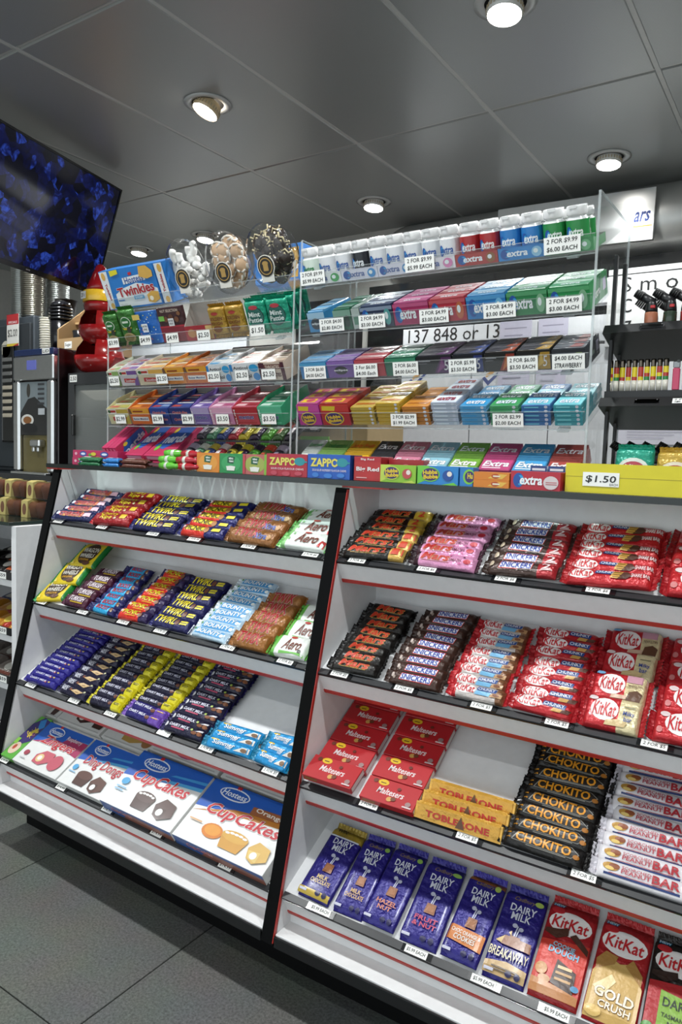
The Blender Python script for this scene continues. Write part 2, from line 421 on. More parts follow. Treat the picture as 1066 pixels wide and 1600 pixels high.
# ---- bulkhead, sign and cigarette cabinet wall behind the counter
mb = MB(); n = 14; V = []; F = []; xs = [(-2.235, .05), (-2.228, .4), (-2.20, .72), (-2.16, .92), (-2.10, 1.0), (2.3, 1.0)]
for x, sc in xs:
    for k in range(n + 1):
        a = math.pi / 2 + math.pi * k / n
        V.append((x, 3.80 + .17 * sc * math.cos(a), 2.340 + .172 * sc * math.sin(a)))
for i in range(len(xs) - 1):
    for k in range(n): F.append((i * (n + 1) + k, (i + 1) * (n + 1) + k, (i + 1) * (n + 1) + k + 1, i * (n + 1) + k + 1))
mb.add(V, [f[::-1] for f in F], 0, True)
def brushed(name, base, ro, sc=(2, 160, 160)):
    m = bpy.data.materials.new(name); m.use_nodes = True; nt = m.node_tree; b = nt.nodes['Principled BSDF']
    tc = nt.nodes.new('ShaderNodeTexCoord'); mp = nt.nodes.new('ShaderNodeMapping'); mp.inputs['Scale'].default_value = sc
    nz = nt.nodes.new('ShaderNodeTexNoise'); nz.inputs['Scale'].default_value = 3; nz.inputs['Detail'].default_value = 4
    nt.links.new(tc.outputs['Object'], mp.inputs[0]); nt.links.new(mp.outputs[0], nz.inputs['Vector'])
    mr = nt.nodes.new('ShaderNodeMapRange'); mr.inputs[3].default_value = ro - .06; mr.inputs[4].default_value = ro + .1
    nt.links.new(nz.outputs['Fac'], mr.inputs[0]); nt.links.new(mr.outputs[0], b.inputs['Roughness'])
    b.inputs['Base Color'].default_value = lin(base); b.inputs['Metallic'].default_value = 1
    return m
BRUSH = brushed('brushed_steel', 'c9c9c6', .36); BRUSH.node_tree.nodes['Principled BSDF'].inputs['Metallic'].default_value = .6; BRUSH2 = brushed('brushed_sign', 'd4d4d2', .3)
struct(mb.obj('trim_3', BRUSH))
sg = MB().box(-.38, 0, -.118, .38, .02, .118, ch=.002).obj('metal_sign', BRUSH2, None, T3(-1.115, 3.605, 2.335) @ RY(1.0))
tag(sg, 'brushed metal fascia sign with blue script and an orange underline', 'sign')
link('sign_lettering', print_mesh('sign_lettering', [T('ars', .93, .46, .095, .20, '1c3f94', sh=.3, b=.03), G([(.88, .29), (.99, .29), (.99, .265), (.88, .265)], 'e2a32a')], .76, .236), sg, T3(0, 0, 0) @ FRONT)
link('sign_bracket', MB().box(-.3, .02, -.05, .3, .05, .05).mesh('sign_bracket', [mat('55575a', 'metal')]), sg)

cab = empty('cigarette_cabinet', T3(0, 3.66, 0), 'white flat-door cigarette cabinet wall with black frame behind the counter', 'cabinet')
MB().box(-2.30, .02, .0, 1.2, .11, 2.165, ch=.002).obj('carcass', mat('151515', 'gloss'), cab)
wdoor = mat('dfe0e2', 'card')
for i in range(8):
    x0 = -2.05 + i * .43
    f = MB().box(0, 0, 0, .424, .02, .125, ch=.001).obj('header_strip', wdoor, cab, T3(x0, 0, 1.775))
    MB().box(0, 0, 0, .424, .02, .86, ch=.001).obj('door', wdoor, cab, T3(x0, 0, .90))
    MB().box(0, 0, 0, .424, .02, .85, ch=.001).obj('door', wdoor, cab, T3(x0, 0, .04))
    MB().box(0, .002, 0, .424, .02, .13, ch=.012).obj('upper_strip', wdoor, cab, T3(x0, 0, 1.925 + .02))
def ptxt(name, s, x, z, w, h, c='1c1c1c', **k): return link(name, print_mesh(name, [T(s, .5, .5, 1, 1, c, **k)], w, h), cab, T3(x, -.0005, z) @ FRONT)
ptxt('strip_lettering', '137 848 or 13', -1.745, 1.858, .54, .072, b=.0)
for x in (-1.94, -1.50):
    link('tick_logo', print_mesh('tick_logo', [G([(0, .5), (.12, .42), (.3, .2), (1, .95), (.93, 1), (.32, .42), (.14, .6)], '1d3a80'), G([(.2, .55), (.5, .72), (.72, 1), (.55, 1), (.4, .82), (.2, .7)], 'e0a030')], .13, .12), cab, T3(x, -.0005, 1.61) @ FRONT)
no = MB().box(-.33, 0, -.19, .33, .012, .17, ch=.001).obj('warning_notice', mat('dcdcda', 'card'), None, T3(-.60, 3.635, 1.93))
tag(no, 'white warning notice with large black spaced letters, right of gum stands', 'notice')
link('notice_lettering', print_mesh('notice_lettering', [R(.0, .915, 1, .93, '1a1a1a'), T('S m o k', .35, .79, .50, .19, '1a1a1a', b=.0), T('C', .135, .52, .075, .18, '1a1a1a', b=0), T('7', .15, .24, .055, .17, '1a1a1a', b=0)], .66, .36), no, T3(0, 0, -.01) @ FRONT)
for i, (x, z, w, h, wd_) in enumerate(((-1.385, 1.70, .17, .40, 'below the number strip, left of the pair'), (-1.19, 1.71, .15, .38, 'below the number strip, right of the pair'), (-.68, 1.36, .36, .16, 'behind the black lighter stand'), (-1.2, 2.03, .14, .13, 'high up, behind the top gum shelf'))):
    s = MB().box(-w / 2, 0, -h / 2, w / 2, .0015, h / 2).obj('paper_notice', mat('c6c2d2' if i < 2 else 'd4d2dc', 'matte'), None, T3(x, 3.652, z))
    tag(s, 'pale lilac printed sheet taped to cabinet ' + wd_, 'paper', 'notices on the cabinet')
    link('small_print', print_mesh('small_print', [R(.15, .9 - .09 * k, .85 - .12 * (k % 3), .915 - .09 * k, '9a96a8') for k in range(9)], w, h), s, FRONT)

# ================================================================== display cases
ANG = 30.0
PIV = Vector((-.918, 1.15, 0))
LY = {1: 1.336, 2: 1.279, 3: 1.224, 4: 1.170}; LZ = {1: .950, 2: .708, 3: .471, 4: .246}
YAW = {'L': -1.2, 'R': 1.2}
def CASE(side): return Matrix.Translation(PIV) @ RZ(YAW[side])          # local x from the centre post, y from the case front foot, z up
def SH(side, k): return CASE(side) @ T3(0, LY[k] - 1.15, LZ[k]) @ RX(ANG)   # local x, s up the slope, n
WHITE = mat('e2e2e3', 'paint'); BLACK = mat('111316', 'gloss'); BLK2 = mat('26272a', 'card'); RED = mat('b02a22', 'card')
CASES = {}
def front_y(z): return (z - .172) * (1.378 - 1.15) / (1.12 - .172)
def panel(o, x0, x1, red):
    pr = [(0.006, .172), (front_y(1.113) + .006, 1.113), (.40, 1.113), (.40, .0), (.13, .0), (.13, .15), (.006, .15)]
    MB().prism(pr, x0, x1, 'x').obj('side_panel', WHITE, o)
    ft = [(-.002, .15), (front_y(1.113) - .002, 1.113), (front_y(1.113) + .006, 1.113), (.006, .15)]
    MB().prism(ft, x0, x1, 'x').obj('edge_trim', mat('060708', 'matte'), o)
    for xx in red:
        MB().prism([(-.0026, .155), (front_y(1.11) - .0026, 1.11), (front_y(1.11) + .005, 1.11), (.005, .155)], xx - .0009, xx + .0009, 'x').obj('red_edge_line', RED, o)
for side, x0, x1, lab in (('L', -1.072, -.018, 'left sloping white display case with black edges and four red-lined shelves'),
                          ('R', .017, 1.06, 'right sloping white display case with black edges, cut by photo edge')):
    o = empty('display_case', CASE(side), lab, 'display case', 'sloping display cases'); CASES[side] = o
    if side == 'L': panel(o, x0 - .033, x0, []); panel(o, x1 + .0005, x1 + .034, [x1 + .0335])
    else: panel(o, x1, x1 + .033, [x1])
    MB().box(x0 + .0005, .36, .10, x1 - .0005, .378, 1.112).obj('back_panel', WHITE, o)
    MB().box(x0 + .0005, .004, .156, x1 - .0005, .358, .173, ch=.001).obj('base_board', mat('e6e6e6', 'paint'), o)
    MB().box(x0 + .0005, .056, .1735, x1 - .0005, .070, .225).obj('riser', WHITE, o)
    MB().box(x0 + .0005, -.002, .146, x1 - .0005, .0035, .170, ch=.001).obj('base_edge', BLACK, o)
    MB().box(x0 - .03, .128, .0, x1 + .03, .145, .150).obj('kick_plate', mat('0d0d0e', 'matte'), o)
    for z in (.42, .66, .9): MB().lathe([(.006, 0), (.006, .001)], 12, M=T3(x0 + .0002, .20, z) @ RY(90)).obj('screw_cap', mat('c4c2bd', 'card'), o)
    MB().prism([(.250, 1.11), (.2512, 1.11), (.312, .93), (.3108, .93)], x0 - .0002, x0 + .0005, 'x').obj('panel_seam', mat('8e8e90', 'matte'), o)
    shelves = {}
    for k in (1, 2, 3, 4):
        Ls = (.358 - (LY[k] - 1.15)) / math.cos(R_(ANG)) - .004
        SK = T3(0, LY[k] - 1.15, LZ[k]) @ RX(ANG)
        t = .049 if k < 4 else .047
        sh = MB().prism([(.0015, -.0012), (Ls, -.0012), (Ls - .028, -t), (.0015, -t)], x0 + .001, x1 - .001, 'x').obj('shelf', WHITE, o, SK)
        shelves[k] = sh
        MB().prism([(0, -.002), (.0005, .0008), (.0155, .0014), (.016, -.001), (.0015, -.0045), (0, -.0045)], x0 + .002, x1 - .002, 'x').obj('price_rail', BLK2, sh)
        MB().prism([(-.0008, -.0046), (-.0008, -.002), (.0013, -.002), (.0013, -.0046)], x0 + .002, x1 - .002, 'x').obj('rail_front_edge', mat('08080a', 'gloss'), sh)
        MB().box(x0 + .0015, -.0006, -t - .009, x1 - .0015, .004, -t).obj('red_strip', RED, sh)
    o_sh = shelves
    if side == 'L':
        T1 = {1: ([-1.03, -.82, -.60, -.44, -.25, -.06], '2 FOR $6'), 2: ([-1.03, -.83, -.65, -.50, -.26, -.08], '2 FOR $5'), 3: ([-1.00, -.79, -.63, -.42, -.27, -.07], '2 FOR $5'), 4: ([-1.05, -.77, -.57, -.38, -.15], '$14.99')}
    else:
        T1 = {1: ([.075, .245, .415, .59, .76], '2 FOR $6'), 2: ([.075, .232, .40, .545, .71], '2 FOR $5'), 3: ([.19, .405, .62, .82], '2 FOR $5'), 4: ([.115, .335, .47, .60, .75], '$5.99 EACH')}
    for k, (xl, s) in T1.items():
        for j, x in enumerate(xl):
            ss = '2 FOR $6' if (side == 'R' and k == 3 and j == 0) else s
            w = .038 if (k == 4 and side == 'L') else (.044 if side == 'L' else .046 if k == 4 else .042)
            if side == 'R' and k == 4 and j == 0: w = .05
            MB().box(-w / 2 - .007, 0, 0, w / 2 + .010, .0145, .0022).obj('tag_holder', BLACK, shelves[k], T3(x, .0005, .0006))
            ticket(shelves[k], T3(x, .0074, .0034) @ RX(6), w, .0132, [ss])

# ---- countertop, slightly bent at the centre post
gmb = MB().prism([(-2.045, 1.389), (-.918, 1.365), (.20, 1.388), (.20, 1.80), (-2.045, 1.80)], 1.1185, 1.131, 'z')
gmb.I = [0, 0] + [1] * 5
ctop = gmb.obj('countertop', [clear_mat('counter_glass', (.86, .95, .92), 1.0), mat('081311', 'gloss')]); tag(ctop, 'clear glass countertop with dark edge across both white display cases', 'countertop')
for x0_, x1_ in ((-2.045, -1.99), (-.925, -.80)): MB().box(x0_, 1.392, 1.1135, x1_, 1.52, 1.1183).obj('red_pad', RED, ctop)
cbase = MB().box(-2.0, 1.575, 0, .15, 1.79, 1.112).obj('counter_base', mat('3a3a3c', 'paint'))
tag(cbase, 'dark grey counter carcass standing behind the white display cases', 'counter')

# ---- clear acrylic stands
SANG = 25.0
SZ = {1: 1.596, 2: 1.483, 3: 1.371, 4: 1.258}
def ST(k): return T3(0, 1.455, SZ[k] if k in SZ else 1.139) @ RX(SANG)
STAND = {}
for side, a, b, lab in (('L', -1.828, -1.122, 'left clear acrylic tiered stand holding biscuits, lozenges and mints'), ('R', -1.106, -.394, 'right clear acrylic tiered stand holding chewing gum')):
    o = empty('acrylic_stand', T3(0, 0, 0), lab, 'display stand', 'clear acrylic stands')
    top = 1.705 if side == 'R' else 1.66
    for x in (a, b - .004):
        sp = MB().box(x, 1.451, 1.132, x + .004, 1.700, top).obj('side_panel', ACR, o)
        MB().box(x - .0003, 1.4495, 1.132, x + .0043, 1.4515, top + .0005).obj('polished_edge', ACE, sp)
        MB().box(x - .0003, 1.4515, top, x + .0043, 1.7005, top + .0012).obj('polished_edge', ACE, sp)
        MB().box(x - .0003, 1.6995, 1.132, x + .0043, 1.7008, top).obj('polished_edge', ACE, sp)
    STAND[side] = {}
    for k in (1, 2, 3, 4):
        s = MB().box(a + .005, -.004, -.004, b - .005, .262, -.0008).obj('shelf', ACR, o, ST(k)); STAND[side][k] = s
        MB().box(a + .005, -.0065, -.004, b - .005, -.0040, .030, M=RX(-12)).obj('front_lip', ACR, s)
        MB().box(a + .005, -.0068, .0300, b - .005, -.0038, .0312, M=RX(-12)).obj('lip_edge', ACE, s)
        MB().box(a + .005, -.0075, -.0055, b - .005, -.0035, -.0040).obj('front_edge', ACE, s)
        MB().box(a + .005, .258, 0, b - .005, .262, .045).obj('back_stop', ACR, s)
        for x in (a + .04, b - .06): MB().box(x, -.006, -.010, x + .022, .012, -.0042).obj('support_clip', ACE, s)
def stag(side, k, x, w, h, lines, dz=.017): return ticket(STAND[side][k], RX(-12) @ T3(x, -.0073, dz) @ FRONT, w, h, lines)
for x, l in ((-1.065, ['2 FOR $9.99', '$5.99 EACH']), (-.775, ['2 FOR $9.99', '$5.99 EACH']), (-.462, ['2 FOR $9.99', '$6.00 EACH'])): stag('R', 1, x, .072, .032, l)
for x, l in ((-1.005, ['2 FOR $4.00', '$2.80 EACH']), (-.893, ['2 FOR $4.99', '$3.00 EACH']), (-.735, ['2 FOR $4.99', '$3.00 EACH']), (-.585, ['2 FOR $4.99', '$3.00 EACH']), (-.452, ['2 FOR $4.99', '$3.00 EACH'])): stag('R', 2, x, .070, .030, l, .014)
for x, l in ((-1.05, ['2 FOR $6.00', '$4.00 EACH']), (-.905, ['2 For $6.00', '$4.00 Each']), (-.80, ['2 FOR $6.00', '$4.00 EACH']), (-.662, ['2 FOR $5.99', '$3.50 EACH']), (-.530, ['2 FOR $6.00', '$3.50 EACH']), (-.437, ['$4.00 EACH', 'STRAWBERRY'])): stag('R', 3, x, .064, .030, l, .015)
for x, l in ((-.80, ['2 FOR $2.99', '$1.99 EACH']), (-.555, ['2 FOR $2.99', '$2.00 EACH'])): stag('R', 4, x, .066, .028, l, .014)
for x, l in ((-1.795, '$3.99'), (-1.655, '$4.99'), (-1.545, '$4.99'), (-1.425, '$2.50'), (-1.235, '$1.50')): stag('L', 2, x, .048, .026, [l], .016)
for x, l in ((-1.79, '$2.50'), (-1.585, '$2.50'), (-1.385, '$2.50'), (-1.285, '$2.50'), (-1.195, '$2.50')): stag('L', 3, x, .045, .026, [l], .016)
for x, l in ((-1.76, '$2.99'), (-1.60, '$2.99'), (-1.48, '$2.99'), (-1.35, '$3.50'), (-1.19, '$3.50')): stag('L', 4, x, .045, .026, [l], .016)

# ================================================================== bars and blocks on the sloping shelves
# spec = (key, base, [(u0,u1,colour)], seal colour, prints, height/width, roundness, material)
def KK(x, w, h=.78, y=.52):                 # white oval with red two-part word
    return [E(x, y, w * .5, h * .5, 'ece6e4'), T('KitKat', x, y, w * .82, h * .62, 'c01f28', sh=.12, b=.02)]
def SNK(x, w, h): return [G([(x - w * .5, .5 - h * .55), (x + w * .46, .5 - h * .55), (x + w * .5, .5 + h * .55), (x - w * .46, .5 + h * .55)], 'c5262c'),
                          G([(x - w * .48, .5 - h * .46), (x + w * .445, .5 - h * .46), (x + w * .48, .5 + h * .46), (x - w * .445, .5 + h * .46)], 'e8e8ee'), T('SNICKERS', x, .5, w * .86, h * .72, '20409a', sh=.15, b=.03)]
SP = {
 'crunchie': ('crunchie', '1d2456', [], '1a2150', [G([(.20, .12), (.74, .12), (.80, .42), (.26, .42)], 'c8922c'), E(.10, .45, .055, .2, 'd8d8e6'), T('crunchie', .47, .54, .60, .64, 'b81a28', 'ecdcdc', sh=.15, b=.03), G([(.79, .18), (.96, .25), (.95, .75), (.80, .7)], 'e0b4c4'), R(.73, .15, .77, .8, 'd8b050')], .50, 2.6, 'foil'),
 'cherry': ('cherry', '96131b', [], 'b51a22', [T('Cherry', .42, .70, .46, .40, 'e8d020', b=.012, sh=.15), T('Ripe', .38, .30, .30, .40, 'e8d020', b=.012, sh=.15), R(.74, .3, .90, .75, 'dcb828'), E(.63, .3, .03, .1, 'd8c8a0')], .48, 2.6, 'foil'),
 'twirl': ('twirl', '1a1b52', [], '1d1d60', [T('TWIRL', .36, .52, .52, .60, 'e4d222', sh=.25, b=.03), E(.68, .48, .055, .28, '6a3f28'), G([(.76, .28), (.94, .32), (.95, .72), (.77, .66)], 'd9c930'), G([(.775, .44), (.94, .47), (.94, .53), (.775, .5)], '1a1b52')], .5, 2.5, 'foil'),
 'picnic': ('picnic', 'cf2f20', [(.60, 1, '1d1f60')], '1d1f60', [G([(.10, .30), (.55, .24), (.58, .72), (.14, .80)], 'ead42a'), T('PICNIC', .34, .52, .42, .42, '1a120c', sh=.2, b=.02), E(.065, .6, .045, .15, 'e0c8c0'), E(.62, .45, .06, .3, 'a8703a'), G([(.74, .32), (.93, .36), (.93, .7), (.75, .64)], 'e0d02c')], .5, 2.5, 'foil'),
 'picnic2': ('picnic2', 'd22c1e', [(.74, 1, '2a1c4a')], '241b58', [T('PICNIC', .42, .6, .52, .42, 'ead42a', '2a1208', sh=.2, b=.03), E(.09, .6, .06, .15, 'dcc0b8'), G([(.25, .12), (.65, .14), (.6, .28), (.3, .26)], 'd88820'), E(.75, .4, .07, .25, '7a4a2c')], .5, 2.4, 'foil'),
 'twixx': ('twixx', '8a5a2c', [], '8a5c30', [T('TWIX', .42, .58, .50, .62, 'a81824', 'e8dcd0', sh=.12, b=.045), T('Xtra', .72, .38, .26, .36, '2c4aa0', 'd8d8e0', sh=.25, b=.03), E(.9, .35, .05, .2, 'a8793f')], .45, 2.6, 'foil'),
 'twix': ('twix', '94602a', [], '96622e', [T('TWIX', .48, .54, .64, .68, 'a81824', 'ecdccc', sh=.15, b=.045)], .45, 2.6, 'foil'),
 'aero': ('aero', 'e2e8e2', [(0, .14, '8cc880')], '7abf6c', [E(.05, .3, .02, .1, 'bfe0b4'), E(.09, .6, .025, .12, '5fae56'), E(.17, .4, .02, .09, '9ccf90'), E(.21, .75, .02, .08, '9ccf90'), T('Aero', .58, .5, .50, .56, '6f3527', sh=.3, b=.03), E(.5, .88, .08, .07, 'b84a40'), G([(.86, .1), (.99, .1), (.99, .5), (.93, .45)], 'c23a3a')], .34, 4, 'film'),
 'aero2': ('aero2', 'e4e8e2', [(0, .16, '62ad45')], '55a43a', [T('Aero', .58, .5, .52, .55, '6f3527', sh=.3, b=.03), E(.52, .86, .09, .07, 'b84a40'), G([(.3, .02), (.7, .08), (.98, .02), (.98, .14), (.3, .14)], '74b85a'), E(.86, .2, .05, .08, '3a3a38')], .34, 4, 'film'),
 'wagon': ('wagon', 'd9bf1c', [(0, .07, '1c7a34'), (.93, 1, '1c7a34')], '1a8038', [E(.5, .52, .34, .43, '3a241a'), T('WAGON', .5, .66, .62, .20, 'ebe6da', '20140c', b=.03), T('WHEELS', .5, .42, .56, .17, 'ebe6da', '20140c', b=.03), T('ORIGINAL', .5, .25, .40, .09, 'd8a020', b=.02), E(.66, .12, .14, .08, '5a3420'), G([(.08, .06), (.2, .06), (.14, .2)], 'f0e070')], .16, 4, 'film'),
 'turk': ('turk', '46122e', [], '521638', [T('TURKISH', .52, .58, .62, .46, 'e4d8de', sh=.15, b=.03), R(.3, .12, .85, .24, 'b89a2c')], .5, 2.5, 'foil'),
 'boost': ('boost', '20205c', [(.20, .78, '2b9fd2')], '1c1c58', [T('BOOST', .5, .58, .46, .48, 'b82c34', '1f3a86', sh=.12, b=.03), E(.86, .5, .06, .25, '7a4c30'), E(.9, .3, .03, .12, 'b8a890')], .5, 2.5, 'foil'),
 'bounty': ('bounty', 'c3dcee', [], 'e6edf2', [G([(.1, .12), (.9, .12), (.95, .8), (.14, .84)], '4d9ad2'), T('BOUNTY', .5, .5, .66, .42, 'eef4f6', '1f6cb4', sh=.18, b=.04), E(.89, .4, .05, .2, 'e8ece8'), E(.08, .6, .03, .12, '3c8a50')], .5, 2.6, 'foil'),
 'roll': ('roll', '2a2386', [], '2a2386', [T('DAIRY MILK', .46, .55, .52, .30, 'dcdcee', sh=.05, b=.02), E(.72, .42, .035, .13, 'a8452e'), E(.83, .52, .035, .13, 'c0b058')], .95, 2.1, 'foil'),
 'caram': ('caram', '191634', [], '1d1942', [T('DAIRY', .2, .66, .24, .26, 'dadae6', b=.02), T('MILK', .2, .36, .2, .26, 'dadae6', b=.02), G([(.42, .4), (.60, .72), (.90, .58), (.72, .16)], 'cdae80'), E(.42, .52, .04, .16, '7a4028'), R(.62, .36, .74, .44, '8a6a48'), E(.93, .7, .025, .12, 'b8b890')], .55, 2.4, 'foil'),
 'yel': ('yel', '171430', [(.76, 1, 'd8cc22')], 'c8bc20', [T('DAIRY MILK', .36, .55, .46, .28, 'c8c8da', sh=.05, b=.02), E(.69, .42, .055, .2, '6b3c28'), R(.80, .58, .96, .64, '3a3620'), R(.81, .42, .95, .48, '3a3620')], .62, 2.3, 'foil'),
 'purp': ('purp', '2a2170', [(.72, 1, '6d48a8')], '7a52b0', [T('DAIRY MILK', .36, .6, .46, .28, 'dedeec', sh=.05, b=.02), E(.66, .42, .06, .22, '6b3c28'), R(.78, .52, .95, .62, 'c8a030')], .62, 2.3, 'foil'),
 'almond': ('almond', '171434', [], '201b52', [E(.06, .5, .05, .26, 'c8c8cc'), T('DAIRY MILK', .40, .62, .46, .27, 'd6d6e6', sh=.05, b=.02), R(.22, .26, .55, .40, 'b84a68'), E(.72, .62, .03, .12, '9ab04a'), E(.80, .36, .07, .16, '7c4c30'), G([(.82, .5), (.97, .62), (.98, .8), (.9, .7)], 'd0ccd0'), E(.93, .36, .05, .2, '8a5434')], .6, 2.4, 'foil'),
 'summer': ('summer', '2090cc', [], '1d7a9c', [E(.20, .80, .10, .09, 'd8b42c'), T('Summer', .42, .55, .48, .40, 'eef2f4', '1868a0', sh=.2, b=.03), T('roll', .55, .24, .12, .2, 'eef2f4', sh=.2, b=.02), G([(.66, .12), (.84, .66), (.98, .7), (.98, .14)], 'd8d4cc'), E(.88, .36, .07, .2, '7a5c44')], .5, 2.5, 'foil'),
 'marsx': ('marsx', '16120e', [(.74, 1, 'b4902e')], '14110f', [T('Mars', .42, .58, .46, .56, 'c2381f', 'd8b060', sh=.25, b=.04), R(.2, .12, .66, .16, 'b8924a'), T('2', .86, .5, .10, .5, 'b02a20', b=.03)], .5, 2.5, 'foil'),
 'marsy': ('marsy', '16120e', [(.78, 1, 'c7a050')], '14110f', [T('Mars', .36, .58, .50, .56, 'c2381f', 'd8b060', sh=.25, b=.04), R(.14, .12, .6, .16, 'b8924a'), T('2', .68, .52, .07, .42, 'b02a20', 'c8a060', b=.03), G([(.80, .2), (.98, .2), (.98, .8), (.83, .85)], 'c4442a')], .5, 2.5, 'foil'),
 'mars': ('mars', '15120f', [], '121010', [T('Mars', .5, .56, .62, .58, 'c43a20', 'd8b060', sh=.25, b=.04), R(.2, .13, .78, .17, 'b8924a')], .5, 2.5, 'foil'),
 'pink': ('pink', 'd893ba', [(0, .10, '3a1c28')], '2c181f', [T('Mars', .36, .60, .44, .55, 'b8302a', 'd8b87a', sh=.25, b=.04), R(.14, .16, .6, .20, 'a86058'), T('SMASH', .69, .45, .18, .22, '6a1c40', b=.02), E(.88, .42, .06, .2, 'b02434'), E(.77, .2, .02, .07, 'c25a90'), E(.6, .82, .02, .07, 'c25a90'), E(.82, .78, .018, .06, '5a2a48')], .5, 2.5, 'foil'),
 'snickx': ('snickx', '43302a', [(.74, 1, 'a4232b')], '3a2a25', SNK(.42, .50, .62) + [T('2', .86, .58, .12, .4, 'd8c4c4', b=.02), R(.79, .22, .95, .3, 'd4b8b8'), E(.06, .5, .04, .25, 'b8a890'), R(.46, .08, .68, .15, '2a2422')], .5, 2.5, 'foil'),
 'snick': ('snick', '40281f', [], '38241d', SNK(.54, .66, .60) + [E(.08, .5, .03, .22, 'b8a8a0'), E(.12, .3, .025, .15, '9a8a80')], .5, 2.5, 'foil'),
 'kkshare': ('kkshare', 'b81f27', [], 'a01a22', KK(.17, .32, .84) + [G([(.34, .56), (.58, .52), (.60, .82), (.36, .86)], '22407e'), T('CHUNKY', .47, .69, .20, .18, 'd8dce8', b=.03), G([(.60, .2), (.72, .24), (.78, .5), (.73, .85), (.62, .82), (.57, .5)], '54332a'), G([(.53, .24), (.62, .2), (.68, .8), (.56, .82)], 'c89a4a'), R(.56, .3, .66, .36, '8a6428'), R(.56, .48, .66, .54, '8a6428'), R(.56, .66, .66, .72, '8a6428'), T('SHARE BAR', .88, .52, .20, .26, 'dccfcf', b=.03)], .5, 2.6, 'foil'),
 'kkch': ('kkch', 'b61d26', [], 'a01a22', KK(.26, .46, .86) + [G([(.50, .46), (.88, .40), (.90, .76), (.52, .84)], '22407e'), T('CHUNKY', .70, .62, .32, .22, 'd8dce8', b=.03), G([(.70, .12), (.95, .12), (.99, .5), (.93, .4), (.72, .36)], '5a3428'), G([(.66, .12), (.82, .12), (.85, .36), (.7, .4)], 'c0924a')], .5, 2.6, 'foil'),
 'kkcook': ('kkcook', 'c5bcb8', [(0, .10, 'b61d26'), (.86, 1, '7a5236')], 'b01c26', KK(.26, .42, .86) + [G([(.48, .52), (.84, .46), (.86, .80), (.50, .86)], '2c4c8c'), T('CHUNKY', .67, .66, .30, .20, 'd8dce8', b=.03), G([(.46, .12), (.74, .12), (.76, .44), (.48, .46)], '6aa6cc'), G([(.74, .12), (.96, .14), (.97, .5), (.8, .44)], 'b88e62'), E(.86, .3, .06, .12, '7a4a30')], .5, 2.6, 'foil'),
 'kkbig': ('kkbig', 'b81f27', [], '9c1922', KK(.45, .56, .74) + [E(.16, .78, .08, .09, 'dcc8c8'), E(.1, .25, .05, .1, 'c87878')], .26, 4, 'foil'),
 'kkmil': ('kkmil', 'b61d26', [(.62, 1, 'd9cba0')], 'a81c26', KK(.36, .50, .70, .55) + [E(.12, .86, .09, .07, 'd8c8c8'), T('Milky', .80, .50, .20, .17, '22408e', b=.02), T('bar', .80, .34, .14, .15, '22408e', b=.02), G([(.40, .08), (.76, .10), (.80, .24), (.62, .3), (.42, .22)], 'c9b080'), R(.7, .70, .9, .73, '6a6a50')], .26, 4, 'foil'),
 'kknea': ('kknea', 'b61d26', [(.62, 1, 'd6c69a')], 'a81c26', KK(.36, .50, .70, .55) + [G([(.62, .68), (.99, .68), (.99, .95), (.62, .95)], 'c490a0'), G([(.66, .06), (.92, .06), (.95, .34), (.84, .44), (.7, .36)], '5a3a26'), T('NEAPOLITAN', .80, .56, .26, .10, '5a4030', b=.01), E(.12, .88, .09, .06, '6a9ac0'), G([(.38, .08), (.66, .1), (.68, .22), (.4, .2)], 'c9a890')], .26, 4, 'foil'),
 'chok': ('chok', '141110', [], '100e0e', [G([(.10, .2), (.16, .8), (.84, .86), (.95, .5), (.86, .16)], '8c8a84'), G([(.115, .23), (.17, .77), (.835, .83), (.935, .5), (.855, .19)], '16120f'), T('CHOKITO', .50, .52, .66, .48, 'd8901c', b=.045), G([(.02, .3), (.09, .25), (.08, .35)], 'c88818'), G([(.02, .6), (.09, .55), (.08, .65)], 'c88818'), E(.92, .3, .04, .14, 'a86a20'), R(.3, .08, .8, .11, '9a9890')], .5, 2.5, 'foil'),
 'pea': ('pea', 'dcd8dc', [], 'd0ccd4', [G([(.0, .0), (1, .0), (1, .14), (0, .14)], '24386e'), R(0, .15, 1, .18, 'b02a34'), E(.16, .55, .09, .26, 'b88a3a'), E(.20, .62, .06, .18, '8a4a28'), E(.15, .42, .05, .12, 'e0c070'), T('SCORCHED', .44, .68, .30, .17, 'a8283a', b=.02), T('PEANUT', .44, .42, .30, .22, 'a8283a', b=.03), T('BAR', .76, .5, .28, .46, 'a8222e', b=.05)], .42, 2.6, 'film'),
}
def lift(ops):                             # keep the print on the part of a shingled bar that shows
    out = []
    for o in ops:
        g = lambda v: .15 + .83 * v
        if o[0] == 'R': out.append(('R', o[1], g(o[2]), o[3], g(o[4]), o[5]))
        elif o[0] == 'E': out.append(('E', o[1], g(o[2]), o[3], o[4] * .85, o[5]))
        elif o[0] == 'G': out.append(('G', [(p[0], g(p[1])) for p in o[1]], o[2]))
        else: out.append(o[:3] + (g(o[3]),) + (o[4] * 1.06, o[5] * 1.02) + o[6:])
    return out
LIFTED = {}
SIDEW = {'L': 'left case', 'R': 'right case'}
SHW = {1: 'top shelf', 2: 'second shelf', 3: 'third shelf', 4: 'bottom shelf'}
